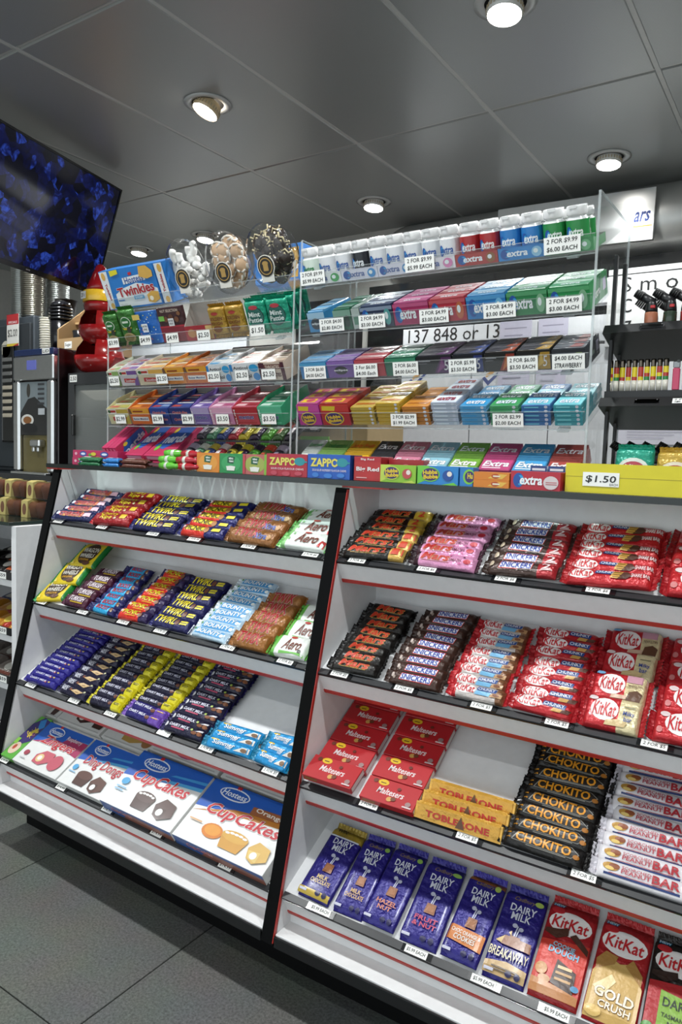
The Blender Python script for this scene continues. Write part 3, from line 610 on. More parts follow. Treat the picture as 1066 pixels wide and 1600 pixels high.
def column(side, k, key, desc, x0, x1, s1, n, s0=.0155, name='chocolate_bar', keys=None, vw=1.0, jit=1.0, tilt=15, step=0.0, drift=0.0):
    M = SH(side, k); p = (s1 - s0) / n; rnd = random.Random(hash((side, k, len(desc), n)) & 255)
    rnd = random.Random(len(desc) * 31 + n * 7 + k)
    for i in range(n):
        kk = keys[i] if keys else key; big = p > .043; W = p * (1.05 if big else 1.14); tl_ = 6 if big else tilt
        x = (x0 + x1) / 2 + drift * i + rnd.uniform(-.0045, .0045) * jit; s = s0 + (i + .5) * p + .001
        lab = '%s, %s, %s %s' % (desc, nth(i, n), SIDEW[side], SHW[k])
        if not big and kk not in LIFTED: LIFTED[kk] = SP[kk][:4] + (lift(SP[kk][4]),) + SP[kk][5:]
        wrap(name, SP[kk] if big else LIFTED[kk], x1 - x0 + .009, W, M @ T3(x, s, .0022 + W * .5 * math.sin(R_(tl_)) + (.0015 * jit * rnd.random())) @ RZ(rnd.uniform(-3, 3) * jit) @ RX(tl_ + rnd.uniform(-6, 6) * jit) @ RY(rnd.uniform(-1.5, 1.5) * jit), lab,
             '%s on %s %s' % (desc, SIDEW[side], SHW[k]), H=SP[kk][5] * p)
c = column
c('L', 1, 'crunchie', 'navy and gold bar with red lettering', -1.062, -.878, .168, 5)
c('L', 1, 'cherry', 'dark red bar with yellow lettering', -.872, -.702, .168, 4)
c('L', 1, 'twirl', 'navy bar with big yellow lettering', -.698, -.520, .170, 5)
c('L', 1, 'picnic', 'orange-red and navy bar', -.508, -.340, .168, 5)
c('L', 1, 'twixx', 'gold bar with red and blue lettering', -.332, -.168, .170, 4)
c('L', 1, 'aero', 'white bar with green dotted end', -.164, -.022, .166, 3)
# round biscuit packs, each leaning on the one in front
for i, (x, s, r, n_) in enumerate(((-1.010, .062, 14, .004), (-1.000, .128, 10, .022), (-.985, .196, 4, .040))):
    wrap('biscuit_pack', SP['wagon'], .135, .098, SH('L', 2) @ T3(x, s, n_) @ RX(9 if i else 2) @ RZ(r), 'green and yellow round-biscuit pack, %s of three on left case second shelf' % ('front', 'middle', 'rear')[i], 'round-biscuit packs', 'biscuit')
c('L', 2, 'turk', 'maroon bar with white lettering', -.925, -.812, .180, 5)
c('L', 2, 'boost', 'navy bar with sky blue middle', -.812, -.690, .212, 8, drift=-.004)
c('L', 2, 'picnic2', 'red bar with yellow outlined lettering', -.682, -.552, .222, 7, drift=.0005)
c('L', 2, 'twirl', 'navy bar with slanted yellow lettering', -.545, -.400, .212, 6, drift=-.001)
c('L', 2, 'bounty', 'white and blue bar', -.396, -.262, .240, 9)
c('L', 2, 'twix', 'gold foil bar with red lettering', -.257, -.138, .205, 5)
c('L', 2, 'aero2', 'white bar with leaf green end', -.134, -.022, .180, 3)
c('L', 3, 'roll', 'purple rolled bar with rounded ends', -1.035, -.885, .245, 12, jit=.5)
c('L', 3, 'caram', 'dark purple bar with cream diamond', -.872, -.742, .245, 9, jit=.6)
c('L', 3, 'yel', 'dark bar with yellow right end', -.734, -.600, .248, 9, jit=.6)
c('L', 3, 'yel', 'dark bar with yellow or violet end', -.585, -.440, .250, 10, keys=['purp', 'purp'] + ['yel'] * 8, jit=.6)
c('L', 3, 'almond', 'dark purple bar with pink stripe', -.432, -.285, .250, 9, jit=.6)
c('L', 3, 'summer', 'sky blue nougat bar beside purple bars', -.282, -.135, .085, 3, jit=1.2)
c('L', 3, 'summer', 'sky blue nougat bar against centre post', -.128, -.022, .100, 3, jit=1.2)
c('R', 1, 'marsx', 'black bar with red lettering and tan end', .028, .193, .190, 6, keys=['marsy'] * 3 + ['marsx'] * 3)
c('R', 1, 'pink', 'pink bar with red lettering', .198, .350, .190, 6)
c('R', 1, 'snickx', 'brown bar with red right end', .368, .517, .190, 6)
c('R', 1, 'kkshare', 'long red bar with white oval', .523, .685, .195, 6)
c('R', 1, 'kkbig', 'wide red wafer pack', .695, .830, .205, 3)
c('R', 2, 'mars', 'black bar with red lettering', .042, .166, .228, 8)
c('R', 2, 'snick', 'brown bar with blue lettering', .183, .310, .242, 9)
c('R', 2, 'kkcook', 'beige and red wafer bar', .322, .443, .232, 8)
c('R', 2, 'kkch', 'red wafer bar with blue strip', .452, .576, .238, 8)
c('R', 2, 'kkmil', 'red and cream wafer pack', .582, .690, .262, 4, keys=['kkmil', 'kknea', 'kkmil', 'kknea'])
c('R', 2, 'kkbig', 'red wafer pack with white oval', .698, .812, .262, 4)
c('R', 3, 'chok', 'black bar with orange lettering', .470, .626, .258, 8)
c('R', 3, 'pea', 'white and navy peanut bar', .630, .790, .262, 9)

# red boxes of chocolate balls: two columns of shingled boxes, the front left one raised
MALT = [T('Maltesers', .50, .50, .50, .26, 'e2d6d6', sh=.2, b=.02), E(.30, .84, .10, .13, 'd8b020'), R(.25, .80, .35, .84, '5a3a10'), E(.15, .84, .045, .09, '6a2c1c'), E(.53, .22, .05, .10, 'c89850'), E(.60, .26, .045, .09, '6e3a22'),
        E(.62, .72, .035, .07, '6a2418'), E(.88, .22, .05, .10, '9a7a78'), R(.80, .06, .96, .12, 'd0b8b8')]
for ci, (x0, x1, w_) in enumerate(((.030, .152, 'left'), (.168, .290, 'right'))):
    for i in range(5):
        s = .012 + i * .0565; nn = .002
        if ci == 0 and i == 0: M = SH('R', 3) @ T3((x0 + x1) / 2, .010, .0165) @ RX(-3)
        else: M = SH('R', 3) @ T3((x0 + x1) / 2, s, nn) @ RX(0)
        carton('chocolate_box', x1 - x0, .0545 if not (ci == 0 and i == 0) else .058, .016, M, 'red chocolate-ball box, %s, %s column on right case third shelf' % (nth(i, 5), w_), 'chocolate box', 'red boxes of chocolate balls', 'b01d24', top=MALT,
               front=[R(.05, .3, .3, .7, '8a6030')], right=[R(.06, .15, .94, .85, 'cfc8c4')], key='malt')
# triangular bars
def tri_bar(M, label):
    L, W = .168, .042
    mb = MB(); n = 12
    mb.prism([(-W / 2, 0), (W / 2, 0), (0.004, W * .52), (-.004, W * .52)], -L / 2, L / 2, 'x')
    o = mb.obj('triangular_bar', mat('c9973a', 'foil'), None, M); tag(o, label, 'chocolate bar', 'triangular bars')
    ops = [T('TOBLERONE', .50, .48, .78, .46, 'b0281c', b=.045), G([(.49, .12), (.60, .12), (.545, .92)], '5a3a20')]
    link('wrapper_print', print_mesh('wrapper_print', ops, L, W * .64), o, T3(0, -(W / 2 + .004) / 2 - .0005, W * .26 + .0004) @ RX(53.7))
    for s in (-1, 1): link('end_flap', MB().prism([(-W / 2, 0), (W / 2, 0), (0, W * .54)], -.003, .003, 'x').mesh('end_flap', [mat('d8a84a', 'foil')]), o, T3(s * (L / 2 + .002), 0, 0))
for i in range(3): tri_bar(SH('R', 3) @ T3(.380 + .003 * i, .033 + i * .028, .0025) @ RX(-12), 'golden triangular bar with red lettering, %s of three, right case third shelf' % ('front', 'middle', 'rear')[i])

# large chocolate blocks standing up the slope of the bottom right shelf
JUG = lambda c: [E(.44, .60, .06, .025, c), E(.60, .575, .055, .022, c), G([(.50, .60), (.53, .60), (.50, .47), (.47, .47)], c), G([(.55, .59), (.58, .58), (.54, .47), (.52, .47)], c)]
def DM(flav, col, extra=(), low='2e2296'):
    return [T('DAIRY', .52, .80, .62, .085, 'd4d6e2', b=.03), T('MILK', .52, .705, .46, .085, 'd4d6e2', b=.03), T('Cadbury', .50, .90, .50, .06, '8a7434', sh=.3, b=.0)] + JUG('b8bace') + \
           [G([(.38, .36), (.66, .36), (.64, .48), (.40, .48)], '8a5634'), G([(.42, .385), (.62, .385), (.60, .455), (.44, .455)], '9c6640')] + \
           ([T(f, .52, y, w, .055, col, b=.035) for f, y, w in flav]) + list(extra) + [R(.06, .045, .28, .075, 'c6c6d6'), E(.62, .07, .08, .03, '191648'), E(.82, .07, .07, .035, '191648')]
BLK = [
 ('dm1', '241c76', [(.86, 1, 'a58a2c')], 'a58a2c', DM([('MILK', .28, .34), ('CHOCOLATE', .215, .60)], 'b89a5a', [R(.02, .015, .98, .095, 'b59a3a'), R(.04, .845, .96, .865, 'c8ccd8'), T('WIN', .35, .945, .3, .06, '1a1408', b=.04)]), .095, 6, 'foil'),
 ('dm2', '241c76', [], '2a2188', DM([('MILK', .28, .34), ('CHOCOLATE', .215, .62)], 'c09a62', [E(.88, .90, .08, .03, '7ca048')]), .095, 6, 'foil'),
 ('dm3', '241c76', [], '2a2188', DM([('HAZEL', .275, .60), ('NUT', .205, .40)], 'c87a58', [E(.88, .90, .08, .03, '7ca048')]), .095, 6, 'foil'),
 ('dm4', '241c76', [], '2a2188', DM([('FRUIT', .285, .60), ('& NUT', .215, .62)], 'b83450', [E(.86, .90, .12, .025, '7ca048')]), .095, 6, 'foil'),
 ('dm5', '241c76', [(.93, 1, 'a4622a')], '3a2f9c', DM([], 'ffffff', [G([(.0, .18), (.98, .14), (.98, .33), (0, .35)], 'c0702a'), T('CHOC ORANGE &', .5, .285, .78, .045, 'e0d8d0', b=.03, rot=-2), T('COOKIES', .5, .22, .56, .06, 'e4dcd4', '8a4a18', b=.02, rot=-2), R(.2, .945, .8, .965, '5a2c10'), E(.85, .90, .08, .035, '9aae50')]), .095, 6, 'foil'),
 ('dm6', '241c76', [], '2a2188', DM([], 'ffffff', [G([(.02, .03), (.98, .03), (.98, .16), (.5, .19), (.02, .15)], 'b8996a'), G([(.12, .38), (.34, .36), (.30, .46)], 'c9ab70'), G([(.36, .50), (.44, .47), (.42, .53)], 'c9ab70'), G([(.26, .36), (.94, .35), (.92, .45), (.3, .46)], '8a5a3a'), T('BREAKAWAY', .5, .265, .90, .10, 'd8cca8', '2e2296', b=.02), R(.2, .10, .8, .115, '5a4630'), R(.25, .07, .75, .085, '5a4630'), E(.85, .90, .1, .03, '9aae50')]), .095, 6, 'foil'),
]
def KB(extra, base='a81c22', c2='a81c22'): return [E(.50, .78, .44, .125, 'e6e0de'), T('KitKat', .50, .78, .74, .125, 'b81f26', sh=.12, b=.03), E(.20, .895, .14, .035, 'b8242c'), T('NEW', .2, .955, .22, .03, 'e8f0f4', '2a8ab8', b=.03, ob=.12)] + extra
BLK += [
 ('kb1', 'a31a20', [], 'b01c22', KB([G([(.03, .03), (.97, .03), (.97, .62), (.03, .56)], 'c8382a'), G([(.04, .64), (.30, .60), (.52, .66), (.50, .74), (.3, .70), (.05, .68)], '4a2a1e'), G([(.55, .66), (.72, .60), (.96, .52), (.96, .58), (.66, .70)], '4a2a1e'), T('COOKIE', .5, .535, .44, .045, 'a8ccdc', '3a7a9c', b=.03, rot=-4), T('DOUGH', .52, .475, .60, .065, '6fb4d4', 'd8e4ea', b=.02, rot=-3), G([(.40, .16), (.86, .10), (.84, .32), (.44, .40)], '3c2822'), R(.46, .20, .78, .225, 'c09868'), R(.46, .26, .78, .285, 'c09868'), R(.48, .315, .76, .345, 'd8bc90'), E(.18, .26, .12, .06, 'c08c58'), E(.28, .17, .12, .04, 'b88450'), G([(.03, .03), (.97, .03), (.97, .10), (.5, .14), (.03, .16)], 'b87c48'), E(.88, .17, .08, .03, '4a86b0')]), .095, 6, 'foil'),
 ('kb2', 'a31a20', [], 'b01c22', KB([G([(.03, .02), (.97, .02), (.97, .42), (.75, .62), (.5, .58), (.25, .62), (.03, .44)], 'c39e58'), G([(.08, .46), (.40, .56), (.44, .64), (.2, .66), (.05, .56)], 'a4783a'), G([(.60, .58), (.80, .50), (.94, .44), (.94, .54), (.72, .66)], 'a4783a'), G([(.1, .3), (.4, .46), (.5, .4), (.3, .24)], 'e8d4a0'), T('GOLD', .52, .265, .74, .10, 'efe2cc', '6a3c28', b=.04, rot=-3), T('CRUSH', .56, .16, .60, .07, 'efe2cc', '6a3c28', b=.03, rot=-3), E(.2, .08, .16, .05, 'd8b468')]), .095, 6, 'foil'),
 ('kb3', '1f1a16', [], '241c18', KB([G([(.03, .03), (.97, .03), (.97, .62), (.03, .56)], 'a81c22'), G([(.04, .62), (.30, .58), (.52, .64), (.50, .70), (.3, .68), (.05, .66)], '2c1c16'), G([(.26, .16), (.96, .12), (.96, .46), (.26, .5)], '7ea636'), T('DARK', .58, .40, .52, .085, '1a2a14', b=.03), T('TASMANIAN', .60, .28, .56, .04, '1a2a14', b=.02), T('MINT', .6, .215, .3, .04, '1a2a14', b=.02), E(.12, .12, .12, .06, '4a8a34')]), .095, 6, 'foil'),
]
BX = [(.050, .131), (.136, .207), (.209, .284), (.290, .371), (.380, .456), (.459, .540), (.543, .632), (.638, .726), (.728, .815)]
BL = ['purple milk chocolate block with gold ends, far left of bottom right row', 'purple milk chocolate block without gold, second in bottom right row', 'purple chocolate block with orange HAZEL NUT lettering', 'purple chocolate block with pink FRUIT lettering',
      'purple chocolate block with orange torn band across it', 'purple chocolate block with beige lower half and caramel bar picture', 'red block showing blue dough lettering and cookie pieces', 'red block with golden lower half', 'black and red block with lime green panel']
for i, (a, b) in enumerate(BX):
    Ln = .178 if i < 6 else .188
    wrap('chocolate_block', BLK[i], Ln, b - a - .001, SH('R', 4) @ T3((a + b) / 2, .013 + Ln / 2, .002 + (.006 if i in (2, 4) else 0)) @ RX((2.0 if i in (1, 3, 5, 7) else .5)) @ RZ((-1.5, 1, -.6, .8, -1, .5, .6, -.8, .4)[i]), BL[i], 'large chocolate blocks on bottom right shelf', 'chocolate block', H=.011, sd=.012, vert=True, seals=(0, 1))

# big cake boxes on the bottom left shelf
HO = lambda x, y, w, h: [E(x, y, w * .5, h * .5, 'd8dce6'), E(x, y, w * .46, h * .40, '1f55ac'), T('Hostess', x, y, w * .80, h * .46, 'e4e8ee', sh=.15, b=.02), E(x + w * .02 - .012, y + h * .58, .014, h * .14, 'b82430'), E(x + w * .02 + .012, y + h * .58, .014, h * .14, 'b82430')]
BLUE = [G([(0, .52), (.4, .60), (1, .72), (1, 1), (0, 1)], '1b56b0'), G([(.35, .62), (1, .70), (1, .76), (.5, .68)], '4fa4d8'), G([(.55, .76), (1, .82), (1, .87), (.6, .80)], '3d90cc')]
def muff(x, y, w, h, c, d, icing=True):
    o = [G([(x - w * .5, y + h * .2), (x - w * .36, y - h * .5), (x + w * .36, y - h * .5), (x + w * .5, y + h * .2)], c), E(x, y + h * .22, w * .5, h * .28, d)]
    if icing: o += [E(x - w * .34 + w * .17 * i, y + h * (.30 + .05 * (1 if 0 < i < 4 else 0)), w * .085, h * .06, 'e8e4e0') for i in range(5)]
    return o
def cut(x, y, w, h, c, d): return [G([(x - w * .5, y + h * .1), (x - w * .2, y + h * .5), (x + w * .4, y + h * .35), (x + w * .5, y - h * .2), (x, y - h * .5), (x - w * .35, y - h * .35)], d), G([(x - w * .42, y), (x + w * .1, y + .02), (x + w * .12, y - h * .42), (x - w * .3, y - h * .32)], c), E(x - w * .12, y - h * .16, w * .15, h * .17, 'e8e6e2')]
ZING = BLUE + [G([(.0, .50), (.5, .60), (1, .56), (1, .66), (.4, .70)], 'a82a5c'), G([(.5, .60), (1, .50), (1, .84), (.62, .84)], 'a02a58')] + HO(.30, .84, .32, .22) + [T('Zingers', .52, .60, .72, .26, 'b82430', 'e8e4e4', sh=.25, b=.03), T('Raspberry', .74, .80, .32, .11, 'd8c8d0', b=.02), E(.14, .24, .05, .06, 'a04050')] + [G([(.36, .12), (.34, .28), (.46, .42), (.66, .42), (.68, .24), (.52, .10)], 'c05a68'), E(.45, .24, .07, .09, 'e0c48c'), E(.45, .24, .04, .05, 'ece8e2'), E(.78, .26, .12, .17, 'bc5666'), R(.1, .10, .22, .12, 'b8b8bc')]
DING = BLUE + HO(.30, .84, .32, .22) + [T('Ding Dongs', .56, .55, .80, .26, 'b02430', 'e6e2e2', sh=.1, b=.025)] + muff(.40, .22, .30, .30, '4a2e26', '5c3c32', False) + cut(.72, .20, .30, .34, '4a2e26', '5c3c32') + [E(.12, .36, .05, .06, '4fa0d0'), R(.06, .25, .2, .27, '8ab8d8')]
CUP = BLUE + HO(.30, .84, .36, .22) + [T('CupCakes', .52, .57, .76, .27, 'b81f2a', 'ece6e6', sh=.25, b=.03)] + muff(.48, .25, .26, .30, '4a3430', '5a4440') + cut(.78, .24, .26, .34, '4a3430', '5a4440') + [E(.12, .42, .05, .06, '4fa0d0'), R(.06, .30, .2, .32, '8ab8d8'), R(.06, .25, .18, .27, '8ab8d8')]
ORA = BLUE[:1] + [G([(0, .44), (.3, .56), (1, .66), (1, .78), (.4, .66)], 'c07a2c')] + HO(.30, .86, .34, .20) + [G([(.55, .68), (1, .72), (1, .84), (.55, .80)], '9a5a34'), T('Orange', .74, .76, .30, .09, 'e8dcd0', b=.03, rot=-1), T('CupCakes', .54, .54, .80, .24, 'b81f2a', 'ece6e6', sh=.25, b=.03), E(.34, .26, .11, .11, 'd07a28'), E(.34, .27, .085, .08, 'dc9438')] + muff(.58, .24, .28, .28, 'c8923c', 'd0a048') + cut(.86, .22, .22, .30, 'd8bc70', 'd0a858') + [R(.06, .30, .2, .32, 'd0a070')]
SQ = [G([(0, .0), (1, 0), (1, 1), (0, 1)], '5aa63c'), G([(.0, .35), (.3, .25), (1, .45), (1, .95), (.4, 1), (.0, .8)], '3a2c6c'), G([(.3, .9), (.6, .98), (.98, .8), (.7, .7)], '2a7cc0'), T('Squiggles', .60, .62, .62, .26, 'd8c23a', '5a2060', b=.04, rot=52), E(.45, .22, .34, .14, 'd8c0a8'), E(.4, .24, .12, .06, 'b84a38'), R(.0, .30, .28, .44, '86c04a')]
S4L = [(-1.065, -1.008, .155, .016, 'green', SQ, 'narrow green box with purple swirl lettering, at left end', '5aa63c'),
       (-1.004, -.793, .148, .018, 'zing', ZING, 'white and blue cake box with raspberry band and red lettering', 'dededc'),
       (-.786, -.590, .150, .018, 'ding', DING, 'white and blue cake box showing two chocolate rounds', 'dededc'),
       (-.582, -.318, .168, .034, 'cup', CUP, 'wide white and blue cake box with swirl-iced chocolate cakes', 'e2e2e0'),
       (-.310, -.028, .168, .034, 'ora', ORA, 'wide cake box with orange slice and yellow cakes', 'e2e2e0')]
for i, (a, b, d, h, key, ops, lab, base) in enumerate(S4L):
    s0 = .013 if i < 3 else .009
    fr = [R(0, 0, 1, 1, '24549c'), G([(.3, 0), (1, 0), (1, .6), (.4, .8)], '8a5040'), T('CupCakes', .3, .5, .3, .5, 'b82430', 'd8d8dc', sh=.25)] if i > 2 else None
    carton('cake_box', b - a, d, h, SH('L', 4) @ T3((a + b) / 2, s0, .002), lab, 'cake box', 'cake boxes on bottom left shelf', base, front=fr, top=ops, key=key)
BACKP = {0: muff(.5, .2, .5, .3, '4a3430', '3a2824', False), 1: cut(.5, .30, .4, .4, '4a2e26', '3a2420') + muff(.85, .3, .25, .4, '40281f', '38221c', False), 2: [G([(.4, .1), (.36, .36), (.6, .5), (.84, .44), (.86, .2), (.6, .08)], 'b8924a'), E(.9, .22, .1, .14, '9c6c40')], 3: [E(.5, .28, .22, .22, 'a84a74')], 4: cut(.42, .34, .26, .36, '3a2420', '4a2c26') + muff(.76, .3, .3, .4, 'a8823c', '3a2a22', False)}
for i, (a, b, d, h, key, ops, lab, base) in enumerate(S4L):
    nm = ['first', 'second', 'third', 'fourth', 'fifth'][i]
    carton('cake_box', b - a - .004, .14, .016 + (.012 if i > 2 else 0), SH('L', 4) @ T3((a + b) / 2 + (.004 if i == 0 else 0), (.188 if i > 2 else .178), .002), 'white cake box lying half hidden behind %s front box from left, bottom shelf' % nm, 'cake box', 'rear cake boxes on bottom left shelf', 'd8d6d2',
           top=[R(.05, .03, .95, .05, 'b4b2ae'), R(.06, .5, .3, .52, 'a03040'), G([(.16, .78), (.5, .74), (.52, .80), (.3, .86), (.46, .92), (.2, .94)], 'a82430') if i < 2 else R(.1, .6, .35, .62, 'a8a6a2'), E(.1, .26, .035, .05, '2c2420')] + BACKP[i], key='rear' + key)

# ================================================================== goods on the acrylic stands
def tray(name, x0, x1, d, hf, hb, M, label, cat, group, col, front=None, right=None, inner='8c8a86', key=None):
    w = x1 - x0 - .0015; t = .0012
    k = ('tray', key or col, round(w, 3), round(d, 3), hf, hb)
    def mk():
        mb = MB(); mb.box(-w / 2, 0, 0, w / 2, d, t); mb.box(-w / 2, 0, t, w / 2, t, hf); mb.box(-w / 2, d - t, t, w / 2, d, hb, mi=1)
        for s in (-1, 1):
            xa = s * w / 2; xb = xa - s * t
            mb.prism([(t, t), (d - t, t), (d - t, hb), (d * .4, hb), (t, hf)], min(xa, xb), max(xa, xb), 'x')
        return mb.mesh(name, [mat(col), mat(inner)])
    o = link(name, cached(k, mk), None, M @ T3((x0 + x1) / 2, 0, 0)); tag(o, label, cat, group)
    if front: link('front_print', cached(('tf',) + k, lambda: print_mesh('front_print', front, w, hf)), o, T3(0, 0, hf / 2) @ FRONT)
    if right: link('side_print', print_mesh('side_print', right, d, hb), o, T3(w / 2, d / 2, hb / 2) @ SIDE)
    return o
def XT(logo='1c4f9c', ball=None, word='e8ecf0'):
    o = [E(.16, .5, .11, .40, logo), E(.20, .5, .075, .28, '2f9ad0'), E(.15, .52, .06, .22, logo), T('extra', .42, .5, .46, .46, word, sh=.12, b=.04)]
    if ball: o += [E(.84, .48, .11, .40, ball), E(.82, .54, .05, .18, 'dfe8e8')]
    return o
WRD = ['first', 'second', 'third', 'fourth', 'fifth', 'sixth', 'seventh', 'eighth', 'ninth', 'tenth', 'eleventh', 'twelfth', 'thirteenth', 'fourteenth', 'fifteenth']
# ---- row 1 right: gum tubs in low trays
R1 = [(-1.098, -.985, 'dcdfe0', 'white', '3d9a52'), (-.985, -.885, 'd3d3e0', 'lavender', '3a86c0'), (-.885, -.797, 'd6d6e2', 'pale lavender', '3a86c0'), (-.797, -.692, 'e0dce2', 'off-white', 'cf7fae'), (-.692, -.596, 'a8352f', 'brick red', '8a5a30'), (-.596, -.498, '2b7fc2', 'blue', '8cbcd8'), (-.498, -.402, '2f8a4a', 'green', '6cae7c')]
for i, (a, b, c_, nm, ball) in enumerate(R1):
    tray('gum_tray', a, b, .09, .025, .018, ST(1) @ T3(0, .001, 0), '%s card tray under the gum tubs, %s from left on top shelf' % (nm, WRD[i]), 'card tray', 'gum tub trays', c_, XT(ball=ball, word='e8ecf0' if i > 3 else '5a6a9a'), key='r1' + c_)
cap_prof = [(.0155, .062), (.0175, .064), (.0180, .066), (.0180, .079), (.0172, .081), (.0155, .0815)]
TS = (Matrix.Diagonal((1.12, 1.12, 1.0, 1)), Matrix.Diagonal((1.12, 1.12, .88, 1)))
tub_me = MB().lathe([(.0180, 0), (.0195, .002), (.0200, .010), (.0200, .050), (.0185, .057), (.0155, .060), (.0155, .063)], 20).mesh('gum_tub', [mat('e2e3e3', 'gloss')])
cap_me = MB().lathe(cap_prof, 20).box(-.007, -.0188, .0765, .007, -.0168, .0815).mesh('flip_cap', [mat('e8e8e8', 'gloss')])
def cyl(r): return lambda x, y: math.sqrt(max(r * r - x * x, 1e-8))
def tub_label(c_, w_, dark): return print_mesh('label_print', [E(.28, .50, .13, .26, '1c4f9c'), E(.33, .5, .08, .17, '2f9ad0'), T('extra', .58, .5, .62, .34, w_, sh=.12, b=.04), R(.25, .12, .75, .18, dark)], .0392, .046, cyl(.0203), eps=.0001)
TL = {'w': ('dfe1e4', '3a5a9a', 'b4b8c4'), 'g': ('d8e6da', '2d7a48', '3d9a52'), 'k': ('20242c', 'd8dce0', '6a6e78'), 'r': ('a82a2e', 'e4dcdc', '8a1c22'), 'b': ('2b7ac0', 'e4ecf2', '1c5a9a'), 'n': ('2d8a48', 'e2ece4', '1c6a34')}
TN = {'w': 'white-labelled', 'g': 'pale green-labelled', 'k': 'black-labelled', 'r': 'red-labelled', 'b': 'blue-labelled', 'n': 'green-labelled'}
band_me = {k: MB().lathe([(.02015, .0095), (.02015, .0555)], 20, caps=False).mesh('label_band', [mat(v[0], 'gloss')]) for k, v in TL.items()}
tl_me = {k: tub_label(*v) for k, v in TL.items()}
codes = 'gwwkwwwwwrrbbnn'
for row in (0, 1):
    for i, x in enumerate((-1.080, -1.032, -.984, -.937, -.890, -.845, -.800, -.755, -.711, -.664, -.619, -.574, -.529, -.484, -.438)):
        o = link('gum_tub', tub_me, None, ST(1) @ T3(x, .025 + row * .043, .0016 + row * .000) @ RX(-4) @ RZ(random.uniform(-9, 9)) @ TS[row])
        tag(o, '%s white gum tub, %s from left, %s row on top shelf' % (TN[codes[i]], WRD[i], ('front', 'rear')[row]), 'gum tub', 'white gum tubs')
        link('flip_cap', cap_me, o); link('label_band', band_me[codes[i]], o); link('label_print', tl_me[codes[i]], o, T3(0, 0, .0325) @ FRONT)
# ---- rows of display cartons with packets standing inside
def carton_row(side, k, rows, hf, hb, d, npk, ph, unit, cat, packcat, what):
    for i, (a, b, col, pcol, nm, fr, tp) in enumerate(rows):
        M = ST(k) @ T3(0, .001, 0); key = '%s%d%d' % (side, k, i)
        lab = '%s %s, %s from left, %s stand shelf %d' % (nm, unit[1], WRD[i], {'L': 'left', 'R': 'right'}[side], k)
        lab = '%s %s, %s from left on %s stand %s tier' % (nm, unit[1], WRD[i], {'L': 'left', 'R': 'right'}[side], {1: 'top', 2: 'second', 3: 'third', 4: 'fourth'}[k])
        rt = None
        if side == 'R' and i == len(rows) - 1: rt = [R(0, 0, 1, 1, col), T('extra', .35, .4, .4, .3, 'e4ece6', b=.03, rot=8) if k == 2 else R(.3, .3, .6, .5, '8a9a90'), R(.72, .3, .9, .8, 'b8b4cc')]
        tray(unit[0], a, b, d, hf, hb, M, lab, cat, what + ' cartons', col, fr, rt, key=key)
        w = b - a - .006; pd = (d - .006) / npk
        pm = cached(('pk', key), lambda: MB().box(-w / 2, 0, 0, w / 2, pd - .0012, ph, ch=.0008).mesh(unit[2], [mat(pcol, 'film')]))
        tm = cached(('pt', key), lambda: print_mesh('top_print', tp, w, pd - .0012, kind='film'))
        for j in range(npk):
            o = link(unit[2], pm, None, M @ T3((a + b) / 2, .003 + j * pd, .0014 + .0008 * (j % 2)))
            tag(o, '%s %s, %s, in %s carton, %s stand %s tier' % (nm, unit[3], nth(j, npk), WRD[i], {'L': 'left', 'R': 'right'}[side], {1: 'top', 2: 'second', 3: 'third', 4: 'fourth'}[k]), packcat, what + ' packets')
            link('top_print', tm, o, T3(0, pd / 2, ph))
GT = lambda c1, c2, w='extra': [R(0, 0, 1, 1, c1), R(0, .55, 1, .9, c2), T(w, .5, .32, .5, .34, 'dfe6ea', sh=.12, b=.03)]
R2 = [(-1.075, -1.024, '2f86bc', '5f9cc4', 'light blue', [R(0, .7, 1, 1, '9cc0d6'), E(.45, .42, .3, .3, '22303c'), T('eclipse', .45, .42, .5, .16, 'd8e0e4', b=.03)], [R(0, .3, 1, .7, '9ab8c8'), R(0, .1, 1, .2, '2a6a9a')]),
      (-1.000, -.949, '1d5a40', '2d6a50', 'dark green', [R(0, .7, 1, 1, '7aa08e'), E(.75, .42, .16, .3, '16332a')], [R(0, .3, 1, .7, '7a9a8c'), R(0, .1, 1, .2, '18402e')]),
      (-.948, -.925, 'a9b6b0', '8a9a94', 'narrow grey-green', [R(.2, .2, .8, .6, '5a8a72')], [R(0, .3, 1, .7, 'a8b4b0')]),
      (-.924, -.838, '1c2a48', '32405c', 'navy', [R(0, .82, 1, 1, '7f8ea4')] + XT(ball='4f9a98'), GT('3a4660', 'b4bec8')),
      (-.837, -.747, 'a22058', 'a84c78', 'magenta', [R(0, .84, 1, 1, 'b8507c')] + XT(), GT('a8507c', 'c88aa8')),
      (-.746, -.660, 'b02436', 'a84048', 'crimson', [R(0, .84, 1, 1, 'b85058')] + XT(ball='b8603c'), GT('a85058', 'c49a9c')),
      (-.659, -.571, '1f78bc', '4a8ab8', 'bright blue', [R(0, .84, 1, 1, '4a94c8')] + XT(ball='6cb0d8'), GT('5a90b4', 'a4c0d0')),
      (-.570, -.485, '27804a', '4a8c60', 'mid green', [R(0, .84, 1, 1, '4f9a68')] + XT(ball='7cae88'), GT('5a9070', 'a8c0b0')),
      (-.484, -.402, '1f8a48', '44905f', 'leaf green', [R(0, .84, 1, 1, '4fa068')] + XT(ball='7cae88'), GT('549470', 'a8c4b2'))]
carton_row('R', 2, R2, .046, .048, .130, 3, .0485, ('gum_carton', 'gum display carton', 'gum_packet', 'gum packet'), 'gum carton', 'gum packet', 'chewing gum second tier')
ECL = lambda c: [R(0, .78, 1, 1, c), E(.5, .45, .24, .26, '1d2024'), T('eclipse', .5, .45, .52, .17, 'dcdce4', '1d2024', b=.03, ob=.06)]
